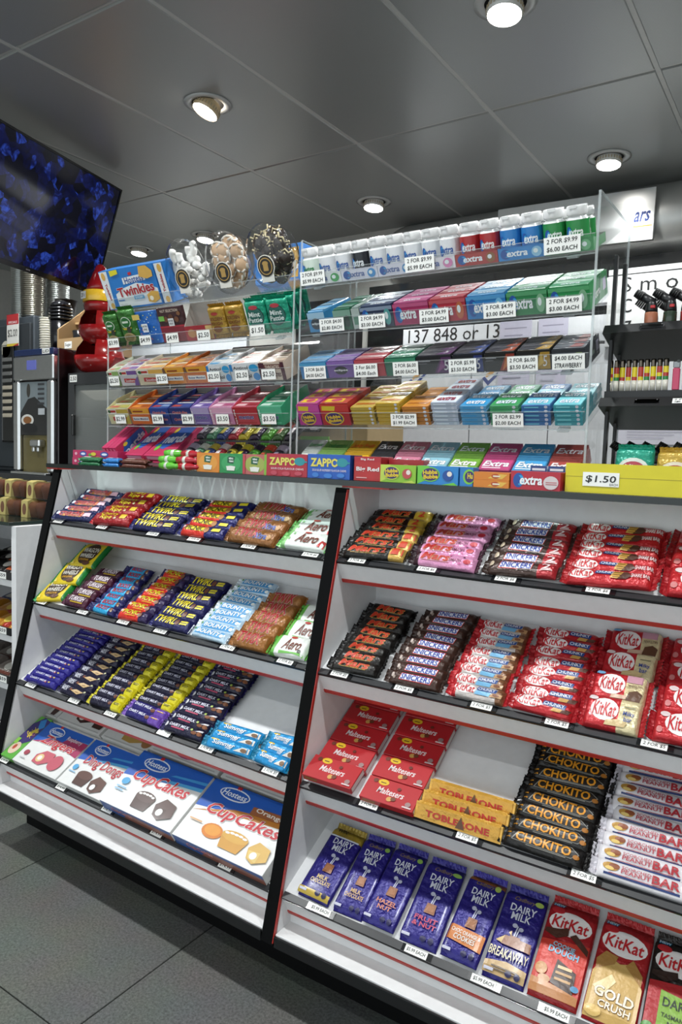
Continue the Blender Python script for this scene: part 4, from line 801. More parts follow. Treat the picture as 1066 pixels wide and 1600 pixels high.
FIVE = lambda c, c2: [G([(.48, .05), (.72, .95), (.98, .95), (.98, .05)], c), G([(.56, .05), (.74, .9), (.8, .4)], c2), R(.05, .72, .4, .78, '8a8a90'), R(.05, .60, .3, .64, '6a6a70'), T('5', .84, .48, .13, .56, 'd8d8dc', sh=.15, b=.0)]
FT = lambda c: [R(0, 0, 1, 1, '3a3a40'), G([(.55, .0), (.75, 1), (1, 1), (1, 0)], c), T('5', .82, .5, .14, .5, 'c8c8cc', sh=.15, b=.0), R(0, .85, 1, 1, '6a6a70')]
R3 = [(-1.096, -1.016, '2a78b4', '4a84ac', 'blue', ECL('4f9cc8'), [R(0, .25, 1, .75, '9ab0c0'), R(0, .4, 1, .55, '2c5c84')]), (-1.015, -.937, '6c4a94', '7c6098', 'purple', ECL('8a68b0'), [R(0, .25, 1, .75, 'a89cb8'), R(0, .4, 1, .55, '54387c')]),
      (-.936, -.855, 'a82430', '9c4048', 'red', ECL('b84a52'), [R(0, .25, 1, .75, 'c4a8a8'), R(0, .4, 1, .55, '84202a')]), (-.854, -.774, '146048', '2c6a50', 'dark green', ECL('3a8a68'), [R(0, .25, 1, .75, '90b0a2'), R(0, .4, 1, .55, '12503a')]),
      (-.773, -.687, '141318', '34323a', 'black and violet', FIVE('4a2050', '7a3c74'), FT('5a3460')), (-.686, -.615, '12131c', '32343e', 'black and blue', FIVE('22306e', '4a62a4'), FT('3c4c84')), (-.614, -.545, '131110', '363232', 'black and red', FIVE('8a2c1c', 'c06a30'), FT('a04c30')),
      (-.544, -.472, '12110f', '38342c', 'black and gold', FIVE('a8822c', 'd0ac50'), FT('b08c44')), (-.471, -.403, '2c3036', '4a4e54', 'charcoal', [R(.1, .55, .85, .85, '4a5058'), T('5', .2, .6, .12, .4, 'c8c8cc', b=0), R(.72, .5, .9, .85, '7a8a5a'), R(.6, .6, .7, .8, 'a83c3c')], [R(0, .2, 1, .8, '5a5e64'), G([(.5, .1), (.9, .1), (.9, .8), (.6, .9)], '7c4444')])]
carton_row('R', 3, R3, .039, .041, .098, 3, .0405, ('mint_carton', 'mint display carton', 'mint_packet', 'mint packet'), 'gum carton', 'mint packet', 'mint third tier')
SOO = lambda c: [R(0, .66, 1, 1, 'd6d2c6'), R(.45, .7, 1, .96, c), E(.12, .82, .07, .10, '2d5a34'), R(.18, .76, .42, .90, 'a8302c'), G([(.2, .22), (.85, .18), (.88, .44), (.22, .48)], 'b02a2c'), T('Soothers', .54, .33, .5, .16, 'e6d8d8', b=.02), G([(.75, 0), (1, 0), (1, .6), (.8, .3)], c)]
BUT = lambda c: [R(0, .66, 1, 1, 'd89a2c'), R(.2, .76, .7, .86, '8a3c10'), G([(.1, .22), (.9, .2), (.9, .46), (.1, .48)], 'e0dcd6'), T('Butter Menthol', .5, .34, .72, .13, '1f3a80', b=.02), G([(.0, .66), (.14, .66), (.1, 1), (0, 1)], '6a4a30')]
ANT = [R(0, .60, .62, .95, 'e2e4e6'), T('Anticol', .38, .78, .52, .18, '1a1a1c', b=.03), E(.84, .74, .16, .22, '2a9ad0'), T('Anticol', .42, .30, .60, .22, '1a1a1c', b=.03), E(.9, .25, .12, .22, '2a80c0'), G([(0, .6), (.1, .6), (.1, 1), (0, 1)], '2a80c0')]
THR = [R(0, 0, 1, 1, 'd0bfae'), R(.0, .0, .22, 1, '4a1c2c'), R(.86, 0, 1, 1, '4a1c2c'), R(.22, .62, .86, .9, '6a3a34'), T('THROATIES', .54, .76, .56, .18, 'e0d0c0', b=.03), T('THROATIES', .54, .3, .60, .22, '4a2420', b=.04)]
PT = lambda c, c2, c3: [R(0, 0, 1, 1, c), R(.02, .15, .45, .5, c2), R(.5, .2, .95, .6, c3), R(0, .82, 1, .95, 'e0dcd2')]
L3 = [(-1.818, -1.766, 'cfd2c0', 'a8b494', 'white and green', SOO('88aa60'), PT('a8ae90', 'b04a44', '7a9a5a')), (-1.765, -1.687, 'cfc8cc', '8c8098', 'white and purple', SOO('6c4a8c'), PT('948a9c', 'b04a44', '6a4a8a')), (-1.686, -1.578, 'd2c4a8', 'b89c74', 'cream and yellow', SOO('d0a04a'), PT('b09c7c', 'b04a44', 'c89a48')),
      (-1.577, -1.495, 'd07c2a', 'b47c3c', 'orange', BUT(0), PT('b08a4a', 'd0a040', 'a85c24')), (-1.494, -1.409, 'cc6a24', 'a8602c', 'deep orange', BUT(0), PT('a86a34', 'd08a3c', '8a4820')), (-1.408, -1.326, 'd4d8da', 'a4b0b8', 'white and blue', ANT, PT('a8b4bc', '3a8ec0', 'd8dcde')), (-1.325, -1.227, 'd0d4d8', 'a8acb0', 'pale blue-white', ANT, PT('b4b0ac', 'a8503c', 'd4d2ce')), (-1.226, -1.143, 'c8b4a2', 'a08878', 'tan and maroon', THR, PT('a48c7c', '5a2430', 'c8b4a0'))]
carton_row('L', 3, L3, .046, .056, .118, 3, .046, ('lozenge_carton', 'lozenge display carton', 'lozenge_packet', 'lozenge packet'), 'sweet carton', 'lozenge packet', 'lozenge third tier')
MEN = lambda c, c2: [R(0, .66, 1, 1, c2), T('mentos', .5, .42, .62, .22, '2a3a8a', 'dcd8e0', sh=.1, b=.03), R(.0, 0, .12, .9, c2), T('GUM', .06, .45, .5, .1, 'e4dce0', rot=90, b=.03), R(.15, .08, .9, .16, c2)]
QE = [G([(0, 0), (1, 0), (1, .5), (0, .5)], '1a2a70'), T('Quick-Eze', .5, .72, .7, .18, 'b83a2c', 'c8ccd8', sh=.2, b=.03), T('Quick-Eze', .5, .3, .7, .18, 'b83a2c', 'c8ccd8', sh=.2, b=.03)]
L4 = [(-1.816, -1.722, 'd0ca9c', 'a8a46a', 'pale yellow', SOO('b8a040'), PT('a8a46c', 'b04a44', 'b0a850')), (-1.718, -1.632, 'd0641e', 'b0602a', 'orange', BUT(0), PT('b46a2c', 'd08a3c', '9a4a1c')), (-1.630, -1.552, '22408c', '2c488c', 'royal blue', QE, PT('34508c', 'a83c30', '7a90b8')), (-1.550, -1.466, '1f2c6c', '303c74', 'navy', QE, PT('38447c', 'b04430', '3a4a8c')),
      (-1.464, -1.396, '7c62a8', '7c68a4', 'violet', MEN('7c62a8', 'a898c4'), PT('8878a8', 'd0c8dc', '5a4890')), (-1.394, -1.312, 'cc84ac', 'b87c9c', 'pink', MEN('cc84ac', 'd8a4c0'), PT('b8889c', 'dcc0cc', 'a04a70')), (-1.310, -1.227, 'bc3a48', 'a84454', 'rose red', MEN('bc3a48', 'a8202c'), PT('a84c58', 'd8b4b8', '8a1c28')), (-1.225, -1.146, '2f9a6c', '4a9878', 'green', MEN('2f9a6c', '5ab890'), PT('5c9c80', 'c0d4c8', '2c7a54'))]
carton_row('L', 4, L4, .048, .062, .128, 3, .047, ('sweet_carton', 'sweet display carton', 'sweet_packet', 'sweet packet'), 'sweet carton', 'sweet packet', 'sweet fourth tier')

# ---- row 4 right: two bubble gum cartons, then columns of flat gum packets between clear dividers
HUB = lambda bg, c: [R(0, .66, 1, 1, c), G([(.05, .72), (.5, .70), (.55, .92), (.08, .94)], 'd8be2c'), E(.45, .33, .34, .32, 'd8bc2a'), E(.45, .33, .30, .27, '3a2a66'), T('Hubba', .45, .41, .46, .16, 'e0c430', 'a8202c', b=.05, rot=6), T('Bubba', .47, .24, .46, .16, 'e0c430', 'a8202c', b=.05, rot=6)]
HT = lambda c: [R(0, 0, 1, 1, c), G([(.1, .1), (.8, .15), (.75, .85), (.1, .8)], 'd8b830'), E(.5, .5, .2, .3, 'b8385c'), R(.0, .9, 1, 1, '8a1c50')]
R4 = [(-1.098, -1.030, 'b0308c', 'b0487c', 'magenta', HUB(0, 'c24a98'), HT('b04a84')), (-1.028, -.945, 'ae2026', 'a8382c', 'red', HUB(0, 'c23830'), HT('b04434'))]
carton_row('R', 4, R4, .052, .056, .110, 3, .054, ('bubble_gum_carton', 'bubble gum carton', 'bubble_gum_packet', 'bubble gum packet'), 'gum carton', 'bubble gum packet', 'bubble gum')
R4B = [(-.942, -.876, 'b89a34', 'b8a050', 5, 'gold-yellow'), (-.872, -.808, 'c4a02c', 'c0a448', 6, 'yellow'), (-.804, -.735, 'b8742c', 'cc8a34', 5, 'orange'), (-.731, -.667, 'b4bccc', 'dce4ec', 6, 'silver-white'), (-.663, -.600, '5a9ac4', '2f94cc', 5, 'sky blue'), (-.596, -.532, '4a9a68', '3a9c58', 5, 'green'), (-.528, -.466, '3a6ea8', '6cc0d4', 5, 'blue'), (-.462, -.404, '3c9aa8', '7cd0d8', 5, 'teal')]
for i, (a, b, c1, c2, n, nm) in enumerate(R4B):
    w = b - a - .003
    pm = MB().box(-w / 2, 0, 0, w / 2, .074, .0088, ch=.0012).mesh('gum_packet', [mat(c1, 'film')])
    word = 'JUICY' if i == 2 else 'extra'
    tm = print_mesh('top_print', [R(.02, .03, .98, .97, c2), R(.02, .55, .98, .97, c1), T('extra', .5, .28, .7, .3, 'e6ecf2' if i > 3 else 'a02c20', '1c4f9c' if i > 2 else None, sh=.12, b=.03), T('extra', .5, .75, .7, .28, 'e6ecf2' if i > 3 else 'a02c20', None, sh=.12, b=.03)] if i not in (0, 1, 2) else [R(.02, .03, .98, .97, c2), R(.02, .5, .98, .6, c1), R(.1, .18, .9, .34, 'a8641c'), R(.1, .68, .9, .82, 'a8641c')], w, .074, kind='film')
    fm = print_mesh('edge_print', [R(.0, .1, 1, .9, c1), E(.85, .5, .06, .36, 'c8ccd8'), R(.1, .3, .6, .6, c2)], w, .0088)
    for st in range(2):
        for j in range(n if st == 0 else n - (0 if i in (0, 1, 3) else 1)):
            o = link('gum_packet', pm, None, ST(4) @ T3((a + b) / 2 + random.uniform(-.0008, .0008), .003 + st * .0765, .0004 + j * .0089) @ RZ(random.uniform(-1, 1)))
            tag(o, '%s flat gum packet, %s from bottom of %s pile, right stand fourth tier' % (nm, 'lowest' if j == 0 else WRD[j], ('front', 'rear')[st]), 'gum packet', 'flat gum packets in piles')
            if st == 0: link('edge_print', fm, o, T3(0, 0, .0044) @ FRONT)
            link('top_print', tm, o, T3(0, .037, .0088))
for x in (-.944, -.874, -.806, -.733, -.665, -.598, -.530, -.464):
    MB().prism([(0, 0), (.235, 0), (.235, .095), (0, .030)], x - .0008, x + .0008, 'x').obj('divider', ACR, STAND['R'][4])
# ---- row 5 right: wide flat packs on the counter, two to a column, each on a small carton
R5 = [(-1.098, -1.049, 'd8e0d8', '2c7a3c', 'Spearmint', 'white-green'), (-1.048, -.973, '8cbc60', '1f6a30', 'Doublemint', 'light green'), (-.970, -.896, 'e0b02c', 'b0341c', 'Juicy Fruit', 'yellow'), (-.894, -.832, '33353c', 'e0e0e4', 'Extra', 'black and white'), (-.830, -.760, 'c87c94', 'f0e4e8', 'Extra', 'dusty pink'), (-.758, -.687, '8cbccc', 'f0f4f6', 'Extra', 'pale blue'), (-.685, -.615, '76a83c', 'f0ece8', 'Extra', 'lime green'), (-.613, -.542, 'c04a7c', 'f0e4ea', 'Extra', 'rose pink'), (-.540, -.472, '4a9cd0', 'eef4f8', 'Extra', 'clear blue'), (-.470, -.404, 'a84a44', 'f0e2e0', 'Extra', 'brick red')]
for i, (a, b, c1, c2, word, nm) in enumerate(R5):
    w = b - a - .002; M = T3(0, 1.456, 1.1325) @ RX(36)
    carton('gum_carton', w, .098, .030, M @ T3((a + b) / 2, .002, .001), '%s low gum carton on counter, %s from left under right stand' % (nm, WRD[i]), 'gum carton', 'low gum cartons on the counter', c1, front=[R(0, .4, 1, 1, c1), T(word, .4, .55, .5, .5, c2, b=.03)], key='r5%d' % i)
    pm = MB().box(-w / 2, 0, 0, w / 2, .047, .010, ch=.002).mesh('gum_packet', [mat(c1, 'film')])
    dk = ''.join('%02x' % int(int(c1[q:q + 2], 16) * .72) for q in (0, 2, 4))
    tm = print_mesh('top_print', [G([(.0, .74), (1, .74), (1, .98), (0, .98)], dk), T(word, .5, .42, .84, .42, c2, '3a3a40' if word == 'Extra' else None, sh=.2, b=.04), R(.1, .08, .7, .14, c2)], w, .047, kind='film')
    tm_shaded = print_mesh('top_print', [R(.0, .0, 1, 1, dk), T(word, .5, .5, .84, .40, c2 if word != 'Extra' else 'b8b8bc', None, sh=.2, b=.02)], w, .047, kind='film')  # rear pack top: shade put in as darker colour and dimmer lettering
    for st in range(2):
        o = link('gum_packet', pm, None, M @ T3((a + b) / 2, .003 + st * .048, .0312)); tag(o, '%s wide gum packet, %s of two on its carton, right stand counter row' % (nm, ('front', 'rear')[st]), 'gum packet', 'wide gum packets on the counter')
        link('top_print', tm if st == 0 else tm_shaded, o, T3(0, .0235, .010))

# ---- left stand top tier: sponge cake box and three clear biscuit tubs
def squash(ops, u0, w):
    out = []
    for o in ops:
        if o[0] == 'R': out.append(('R', u0 + o[1] * w, o[2], u0 + o[3] * w, o[4], o[5]))
        elif o[0] == 'E': out.append(('E', u0 + o[1] * w, o[2], o[3] * w, o[4], o[5]))
        elif o[0] == 'G': out.append(('G', [(u0 + p[0] * w, p[1]) for p in o[1]], o[2]))
        else: out.append(o[:2] + (u0 + o[2] * w, o[3], o[4] * w) + o[5:])
    return out
TW = [R(0, 0, 1, 1, '2277c4'), G([(.03, .04), (.97, .04), (.97, .40), (.80, .52), (.55, .60), (.2, .5), (.03, .38)], 'e2e4e6'), G([(.27, .60), (.77, .64), (.77, .80), (.27, .76)], 'e2e4e6'), T('Hostess', .52, .70, .42, .16, '1f4a98', b=.02, rot=3), E(.455, .84, .022, .04, 'c0242e'), E(.49, .845, .022, .04, 'c0242e'), T('Twinkies', .50, .44, .82, .24, 'a8202c', 'e8e4e4', b=.04, rot=3), R(.42, .20, .64, .29, '3a94c4'), T('GOLDEN', .53, .245, .17, .055, 'e4ecf0', b=.02), G([(.04, .84), (.22, .88), (.22, .99), (.04, .98)], 'dcd02c'), G([(.66, .74), (.70, .98), (.86, .98), (.96, .84), (.95, .70), (.82, .66)], 'd6a850'), G([(.72, .10), (.72, .28), (.84, .36), (.97, .32), (.97, .14), (.84, .06)], 'd2a44c'), E(.80, .18, .04, .06, 'efe6d0'), R(.06, .2, .2, .23, '4a78b0')]
TWS = [R(0, 0, 1, 1, 'dfe1e3'), R(0, 0, .26, 1, '2277c4'), R(.80, 0, 1, 1, '2277c4'), T('Twinkies', .5, .44, .60, .44, 'a8202c', b=.04, rot=-90), E(.5, .86, .16, .1, 'd6a850'), E(.5, .08, .16, .06, 'd6a850')]
o = carton('cake_box', .270, .060, .112, ST(1) @ T3(-1.690, .004, .0005), 'blue and white sponge cake box with red lettering, top left of stand', 'cake box', 'cake boxes', '2277c4', front=[R(0, 0, 1, 1, '2277c4'), G([(.005, .02), (.10, .02), (.13, .98), (.005, .98)], 'dfe1e3'), T('Twinkies', .07, .46, .18, .09, 'a8202c', b=.04, rot=-84), E(.06, .86, .03, .1, 'd6a850'), E(.07, .1, .03, .08, 'd6a850'), R(.875, .02, .985, .98, 'dfe1e3'), T('Twinkies', .93, .5, .18, .09, 'a8202c', b=.04, rot=90), E(.94, .86, .03, .1, 'd6a850'), E(.94, .1, .03, .08, 'd6a850')] + squash(TW, .16, .70), key='twk')
ch2 = carton('cake_box', .16, .05, .10, T3(-1.30, 1.60, 1.655), 'plain blue box peeping out behind the clear biscuit tubs', 'cake box', 'cake boxes', '2f7ccc', front=[R(.7, .1, .95, .9, 'd8a850')], key='twb')
def tubobj(x, kind, lab):
    rx, rz, d = .066, .074, .052
    M = ST(1) @ T3(x, .022, .080) @ RX(-4)
    o = empty('biscuit_tub', M, lab, 'biscuit tub', 'clear biscuit tubs')
    n = 28; prof = [(1.0, 0), (1.06, .001), (1.06, .004), (.99, .006), (.94, d * .6), (.86, d), (.80, d + .001)]
    V = []; F = []
    for q, y in prof:
        for i in range(n): a = 2 * math.pi * i / n; V.append((rx * q * math.cos(a) * (1 + .02 * (i % 2)), y, rz * q * math.sin(a)))
    for j in range(len(prof) - 1):
        for i in range(n): F.append((j * n + i, j * n + (i + 1) % n, (j + 1) * n + (i + 1) % n, (j + 1) * n + i))
    F.append(tuple((len(prof) - 1) * n + i for i in range(n)))
    MB().add(V, F, 0, True).obj('tub', PET, o)
    V = []; F = []; pl = [(1.07, 0), (1.08, -.003), (1.0, -.005), (.93, -.012), (.88, -.016), (.5, -.018), (.02, -.018)]
    for q, y in pl:
        for i in range(n): a = 2 * math.pi * i / n; V.append((rx * q * math.cos(a), y, rz * q * math.sin(a)))
    for j in range(len(pl) - 1):
        for i in range(n): F.append((j * n + (i + 1) % n, j * n + i, (j + 1) * n + i, (j + 1) * n + (i + 1) % n))
    MB().add(V, F, 0, True).obj('lid', PET, o)
    cols = {'s': ('e4e2de', 'd8d2c8'), 'r': ('c08c68', 'dcd4cc'), 'c': ('2a1c16', 'cfc2a4')}[kind]
    rnd = random.Random(ord(kind)); spots = [(-.028, .034), (.006, .046), (.034, .024), (-.040, .006), (-.010, .014), (.020, -.002), (.042, -.010), (-.030, -.022), (0, -.018), (.026, -.032), (-.016, -.044), (.010, -.050), (-.008, .030), (.024, .040)]
    for q, (sx, sz) in enumerate(spots):
        mb = MB(); Mx = T3(sx, .012 + .01 * (q % 2), sz) @ RY(rnd.uniform(0, 180)) @ RX(90 + rnd.uniform(-20, 20))
        if kind == 's':   # sugar-dusted crescent
            pts = []
            for k in range(11):
                t = -1.25 + 2.5 * k / 10; pts.append(Mx @ Vector((.017 * math.cos(t), .022 * math.sin(t), 0)))
            mb.tube(pts, .0095, 8)
        elif kind == 'r':  # rosette sandwich: ribbed
            mb.lathe([(.004, -.010), (.020, -.008), (.021, -.003)], 14, M=Mx); mb.lathe([(.019, -.003), (.019, .001)], 14, mi=1, M=Mx); mb.lathe([(.021, .001), (.018, .008), (.010, .012), (.003, .013)], 14, M=Mx)
            for k in range(7): mb.tube([Mx @ Vector((.019 * math.cos(k * .9 + .5 * t), .019 * math.sin(k * .9 + .5 * t), .003 + .004 * t)) for t in (0, 1, 2)], .0028, 6, mi=2)
        else:
            mb.lathe([(.006, -.010), (.022, -.006), (.023, .002), (.014, .010), (.003, .012)], 12, M=Mx)
            for k in range(4): mb.tube([Mx @ Vector((-.018 + .009 * k + .004 * ((t % 2) * 2 - 1), -.018 + .009 * t, .0095 - abs(t - 2) * .003)) for t in range(5)], .0024, 6, mi=1)
        m3 = {'s': [mat('e6e4e0', 'matte')], 'r': [mat('c9a888', 'matte'), mat('7c2a20', 'film'), mat('e2dbd2', 'matte')], 'c': [mat('2a1c16', 'film'), mat('cdbf9c', 'matte')]}[kind]
        mb.obj('biscuit', m3, o)
    st = MB().box(-.020, -.0205, -.060, .020, -.0195, -.030).obj('paper_strip', mat('e2dfd8', 'card'), o)
    lb = MB().lathe([(.0275, 0), (.0275, .001)], 28, M=T3(0, -.0195, -.022) @ FRONT).obj('round_label', mat('e4e0d6', 'card'), o)
    link('label_print', print_mesh('label_print', [E(.5, .5, .46, .46, '1c1814'), E(.5, .5, .38, .38, 'b08c4a'), E(.5, .5, .33, .33, '1c1814'), R(.36, .30, .64, .62, 'b08c4a'), E(.5, .63, .17, .1, 'b08c4a')], .055, .055), o, T3(0, -.0206, -.022) @ FRONT)
    return o
tubobj(-1.492, 's', 'clear oval tub of white sugar-dusted crescent biscuits')
tubobj(-1.343, 'r', 'clear oval tub of piped rosette biscuits with jam')
tubobj(-1.200, 'c', 'clear oval tub of dark biscuits with pale drizzle')

# ---- left stand second tier: bags and slabs
def bag(x, s, w, h, base, top, ops, lab, cat, grp, lean=-30, th=.018, yaw_=0, st=2, seal=None, side='L', kind='foil'):
    sp = ('bag' + lab[:34], base, [], seal or base, ops, th / w, 2.2, kind)
    M = ST(st) @ T3(x, s, .001) @ RZ(yaw_) @ RX(90) @ T3(0, h / 2, 0)
    return wrap('snack_bag', sp, h, w, M, lab, grp, cat, H=th, sd=.010, vert=True)
GB = [E(.5, .62, .30, .17, 'd4e0d0'), E(.5, .62, .27, .145, '1f6a2c'), R(.32, .60, .68, .66, 'd4e0d0'), G([(.2, .46), (.8, .46), (.7, .40), (.3, .40)], 'c8b030'), E(.62, .40, .12, .10, '3a3c30'), E(.5, .16, .36, .15, '9a8a5c'), E(.5, .16, .28, .11, '7a6a40')]
bag(-1.795, .022, .062, .108, '2f6a24', 0, GB, 'leafy green snack bag with round emblem, leftmost on second tier', 'snack bag', 'green snack bags', lean=-24)
bag(-1.728, .026, .068, .116, '35722a', 0, GB, 'leafy green snack bag with round emblem, beside the blue slab', 'snack bag', 'green snack bags', lean=-24)
DOTS = [E(random.Random(q).uniform(.06, .94), random.Random(q + 50).uniform(.05, .95), .022, .018, ('d8c83a', 'd86a5a', '8cc8e0', 'dcdce0')[q % 4]) for q in range(40)]
def slab(x, w, h, col, ops, lab, edge=None, lean=-3):
    M = ST(2) @ T3(x, .018, .001) @ RX(lean)
    return carton('chocolate_slab', w, .012, h, M, lab, 'chocolate slab', 'square chocolate slabs', col, front=ops, key=lab[:20], kind='film')
slab(-1.657, .088, .092, '2464b4', DOTS + [R(.02, .78, .36, .94, 'd0b860'), R(.38, .38, .64, .64, 'e0e2e6'), T('RITTER', .51, .56, .20, .06, '2a3440', b=.02), T('SPORT', .51, .47, .18, .06, '2a3440', b=.02)], 'bright blue chocolate slab dotted with coloured confetti')
slab(-1.555, .098, .096, '3a1c20', [R(0, 0, 1, .42, '7a1c2c'), R(0, .42, 1, .47, 'a02434'), T('NUT SELECTION', .5, .90, .7, .08, 'c8b8a8', b=.02), E(.3, .66, .09, .08, '6a4028'), E(.52, .72, .09, .08, '5a3420'), E(.74, .64, .09, .08, '6a4028'), E(.86, .8, .07, .06, '7a5030'), R(.04, .62, .26, .76, '6fae4a'), R(.40, .46, .62, .68, 'd8d8da'), T('RITTER', .51, .61, .17, .05, '2a2a30', b=.02), T('SPORT', .51, .53, .15, .05, '2a2a30', b=.02)], 'dark maroon chocolate slab picturing nuts')
cm = MB(); cm.box(-.052, 0, 0, .052, .05, .0015); cm.box(-.052, 0, .0015, .052, .0015, .040); cm.box(-.052, .0485, .0015, .052, .05, .092, mi=1)
for s in (-1, 1): cm.prism([(.0015, .0015), (.0485, .0015), (.0485, .092), (.0015, .040)], min(s * .052, s * .0505), max(s * .052, s * .0505), 'x', mi=1)
oc = cm.obj('open_carton', [mat('9c2630'), mat('a8a29a')], None, ST(2) @ T3(-1.452, .012, .001)); tag(oc, 'opened red carton with bare grey inside, middle of second tier', 'open carton')
link('front_print', print_mesh('front_print', [R(.75, .05, .98, .95, 'd0b070'), E(.22, .5, .14, .3, 'b07c48'), E(.46, .42, .14, .3, 'a87040')], .104, .040), oc, T3(0, 0, .020) @ FRONT)
GO = [R(.1, .12, .9, .88, 'a8852e'), T('GOLDEN', .5, .60, .72, .13, '6a2c14', 'd8bc70', b=.04), T('ROUGH', .5, .44, .66, .12, '6a2c14', 'd8bc70', b=.04), E(.5, .78, .2, .06, 'a83a34'), E(.5, .24, .26, .12, '7a4a24')]
for i, x in enumerate((-1.371, -1.310)): bag(x, .020, .060, .094, 'a8822c', 0, GO, 'gold foil sweet bag with brown lettering, %s of two' % ('left', 'right')[i], 'snack bag', 'gold sweet bags', lean=-24)
MP = [E(.5, .5, .40, .34, '1c4a44'), E(.5, .5, .37, .31, '2f6a60'), E(.5, .80, .22, .07, 'b8404a'), T('Mint', .5, .58, .56, .16, 'd8e4e0', b=.04), T('Pattie', .5, .40, .66, .15, 'd8e4e0', b=.04)]
for i in range(2):
    for j in range(4):
        bag(-1.238 + i * .070, .018 + j * .030, .066, .098, '1c9a7a', 0, MP, 'teal foil mint bag, %s, %s file beside gold bags' % (nth(j, 4), ('left', 'right')[i]), 'snack bag', 'teal mint bags', lean=-24, th=.014)


# ---- left counter row under the stand
ND = [R(.04, .04, .96, .96, 'b02a52'), G([(.05, .3), (.5, .2), (.95, .6), (.9, .95), (.3, .9)], '2a5aa8'), T('nerds', .56, .55, .72, .3, 'd4dcea', '243a80', b=.05, rot=8), E(.25, .25, .08, .1, '6aae3a'), E(.3, .8, .07, .09, 'd8c23a')]
CM = T3(0, 1.456, 1.1325) @ RX(36)
for i in range(4):
    carton('candy_box', .014, .13, .062, CM @ T3(-1.812 + i * .0155, .004, .001), 'thin pink candy box standing on edge, %s of four at far left' % WRD[i], 'candy box', 'pink candy boxes on edge', 'b8305c', right=ND if i == 3 else None, front=[R(.2, .08, .8, .92, 'd07c9a')], key='nd%d' % (i == 3))
for i, (x, w) in enumerate(((-1.706, .075), (-1.610, .105))):
    for j in range(2):
        carton('candy_box', w, .16, .017, CM @ T3(x + .006 * j, .003 + .006 * j, .001 + .0185 * j), 'flat pink and blue candy box, %s of %s pile under left stand' % (('lower', 'upper')[j], ('left', 'right')[i]), 'candy box', 'flat pink candy boxes', 'c03460', front=[R(.1, .2, .9, .8, 'd8a0b8')], top=ND, key='nf%d' % i)
ST_C = [('3a3440', 'b0a4b8', 'charcoal'), ('5a8a6a', 'd8dcd0', 'sage'), ('3c4a7c', 'c8b84a', 'indigo'), ('a8303c', 'd8d0cc', 'red'), ('c8b83a', '2c2a24', 'yellow'), ('3a2a44', 'c8c03a', 'plum'), ('5aa03a', '2c2438', 'lime'), ('4a6a3a', 'd0503a', 'olive')]
for i in range(9):
    c1, c2, nm = ST_C[i % 8]
    for j in range(2):
        spx = ('stk%d' % (i % 8), c1, [(.62, .9, c2)], c1, [T('SOUR', .3, .5, .3, .4, c2, b=.03) if i > 5 else R(.1, .3, .5, .7, c2)], .45, 2.4, 'foil')
        wrap('candy_stick', spx, .105, .034, CM @ T3(-1.520 + i * .0405, .058 + j * .10, .012 + .010 * j) @ RZ(90 + random.uniform(-5, 5)) , '%s sweet stick lying lengthwise, %s, %s from left under left stand' % (nm, ('front', 'rear')[j], WRD[i]), 'sweet sticks under left stand', 'sweet')
dv = MB().box(-1.27, 1.60, 1.132, -1.15, 1.604, 1.225).obj('card_divider', mat('8c8c8c'), None); tag(dv, 'plain grey card divider behind the sour sweets', 'card divider')
dv2 = MB().box(-1.215, 1.612, 1.132, -1.12, 1.616, 1.235).obj('card_divider', mat('6fb02c'), None); tag(dv2, 'lime green card divider behind the sour sweets', 'card divider')

# ---- boxes along the counter front edge
Z0 = 1.1315
def fbox(name, x0, x1, y, d, h, base, ops, lab, cat, key=None, yaw_=0, z=Z0, kind='card', right=None):
    return carton(name, x1 - x0 - .001, d, h, T3((x0 + x1) / 2, y, z) @ RZ(yaw_), lab, cat, 'packs along counter front', base, front=ops, key=key or lab[:24], kind=kind, right=right)
ZAP = lambda c, l, l2: [R(0, 0, 1, 1, c), T('ZAPPO', .40, .66, .66, .36, 'd8cc60', '3a2c30', b=.05), E(.82, .68, .13, .18, '2a8a94'), R(.9, .64, 1, .70, '2a8a94'), T(l, .52, .34, .80, .09, 'e0d4d8', b=.01), E(.2, .14, .08, .1, l2), E(.5, .12, .1, .1, l2), E(.8, .15, .09, .09, l2)]
fbox('candy_box', -1.145, -1.020, 1.384, .05, .054, 'a82638', ZAP('a82638', 'SOUR COLA FLAVOUR CHEWS', 'b84656'), 'red chew carton with yellow bubble lettering on counter edge', 'candy box')
fbox('candy_box', -1.018, -.898, 1.382, .05, .056, '1f56ae', ZAP('1f56ae', 'SOUR BLUE RASPBERRY FLAVOUR CHEWS', '3a78c4'), 'blue chew carton with yellow bubble lettering on counter edge', 'candy box', right=[R(0, 0, 1, 1, '1a3f84')])
fbox('gum_box', -.893, -.822, 1.390, .055, .054, 'a8242a', [R(0, 0, 1, 1, 'b02a2c'), R(0, .78, 1, 1, 'a8202a'), T('Big Red', .5, .88, .5, .1, 'e0d4d4', b=.03), T('Big Red', .52, .46, .86, .22, 'e4dcdc', b=.04), R(.1, .1, .5, .14, 'd8a0a0')], 'red cinnamon gum box on counter edge', 'gum box')
fbox('gum_box', -.820, -.732, 1.420, .03, .050, '9c1f28', [R(0, 0, 1, 1, '9c1f28'), E(.5, .7, .1, .1, 'c86a70'), E(.92, .6, .06, .12, 'c8a838')], 'plain dark red box behind the lime bubble gum', 'gum box')
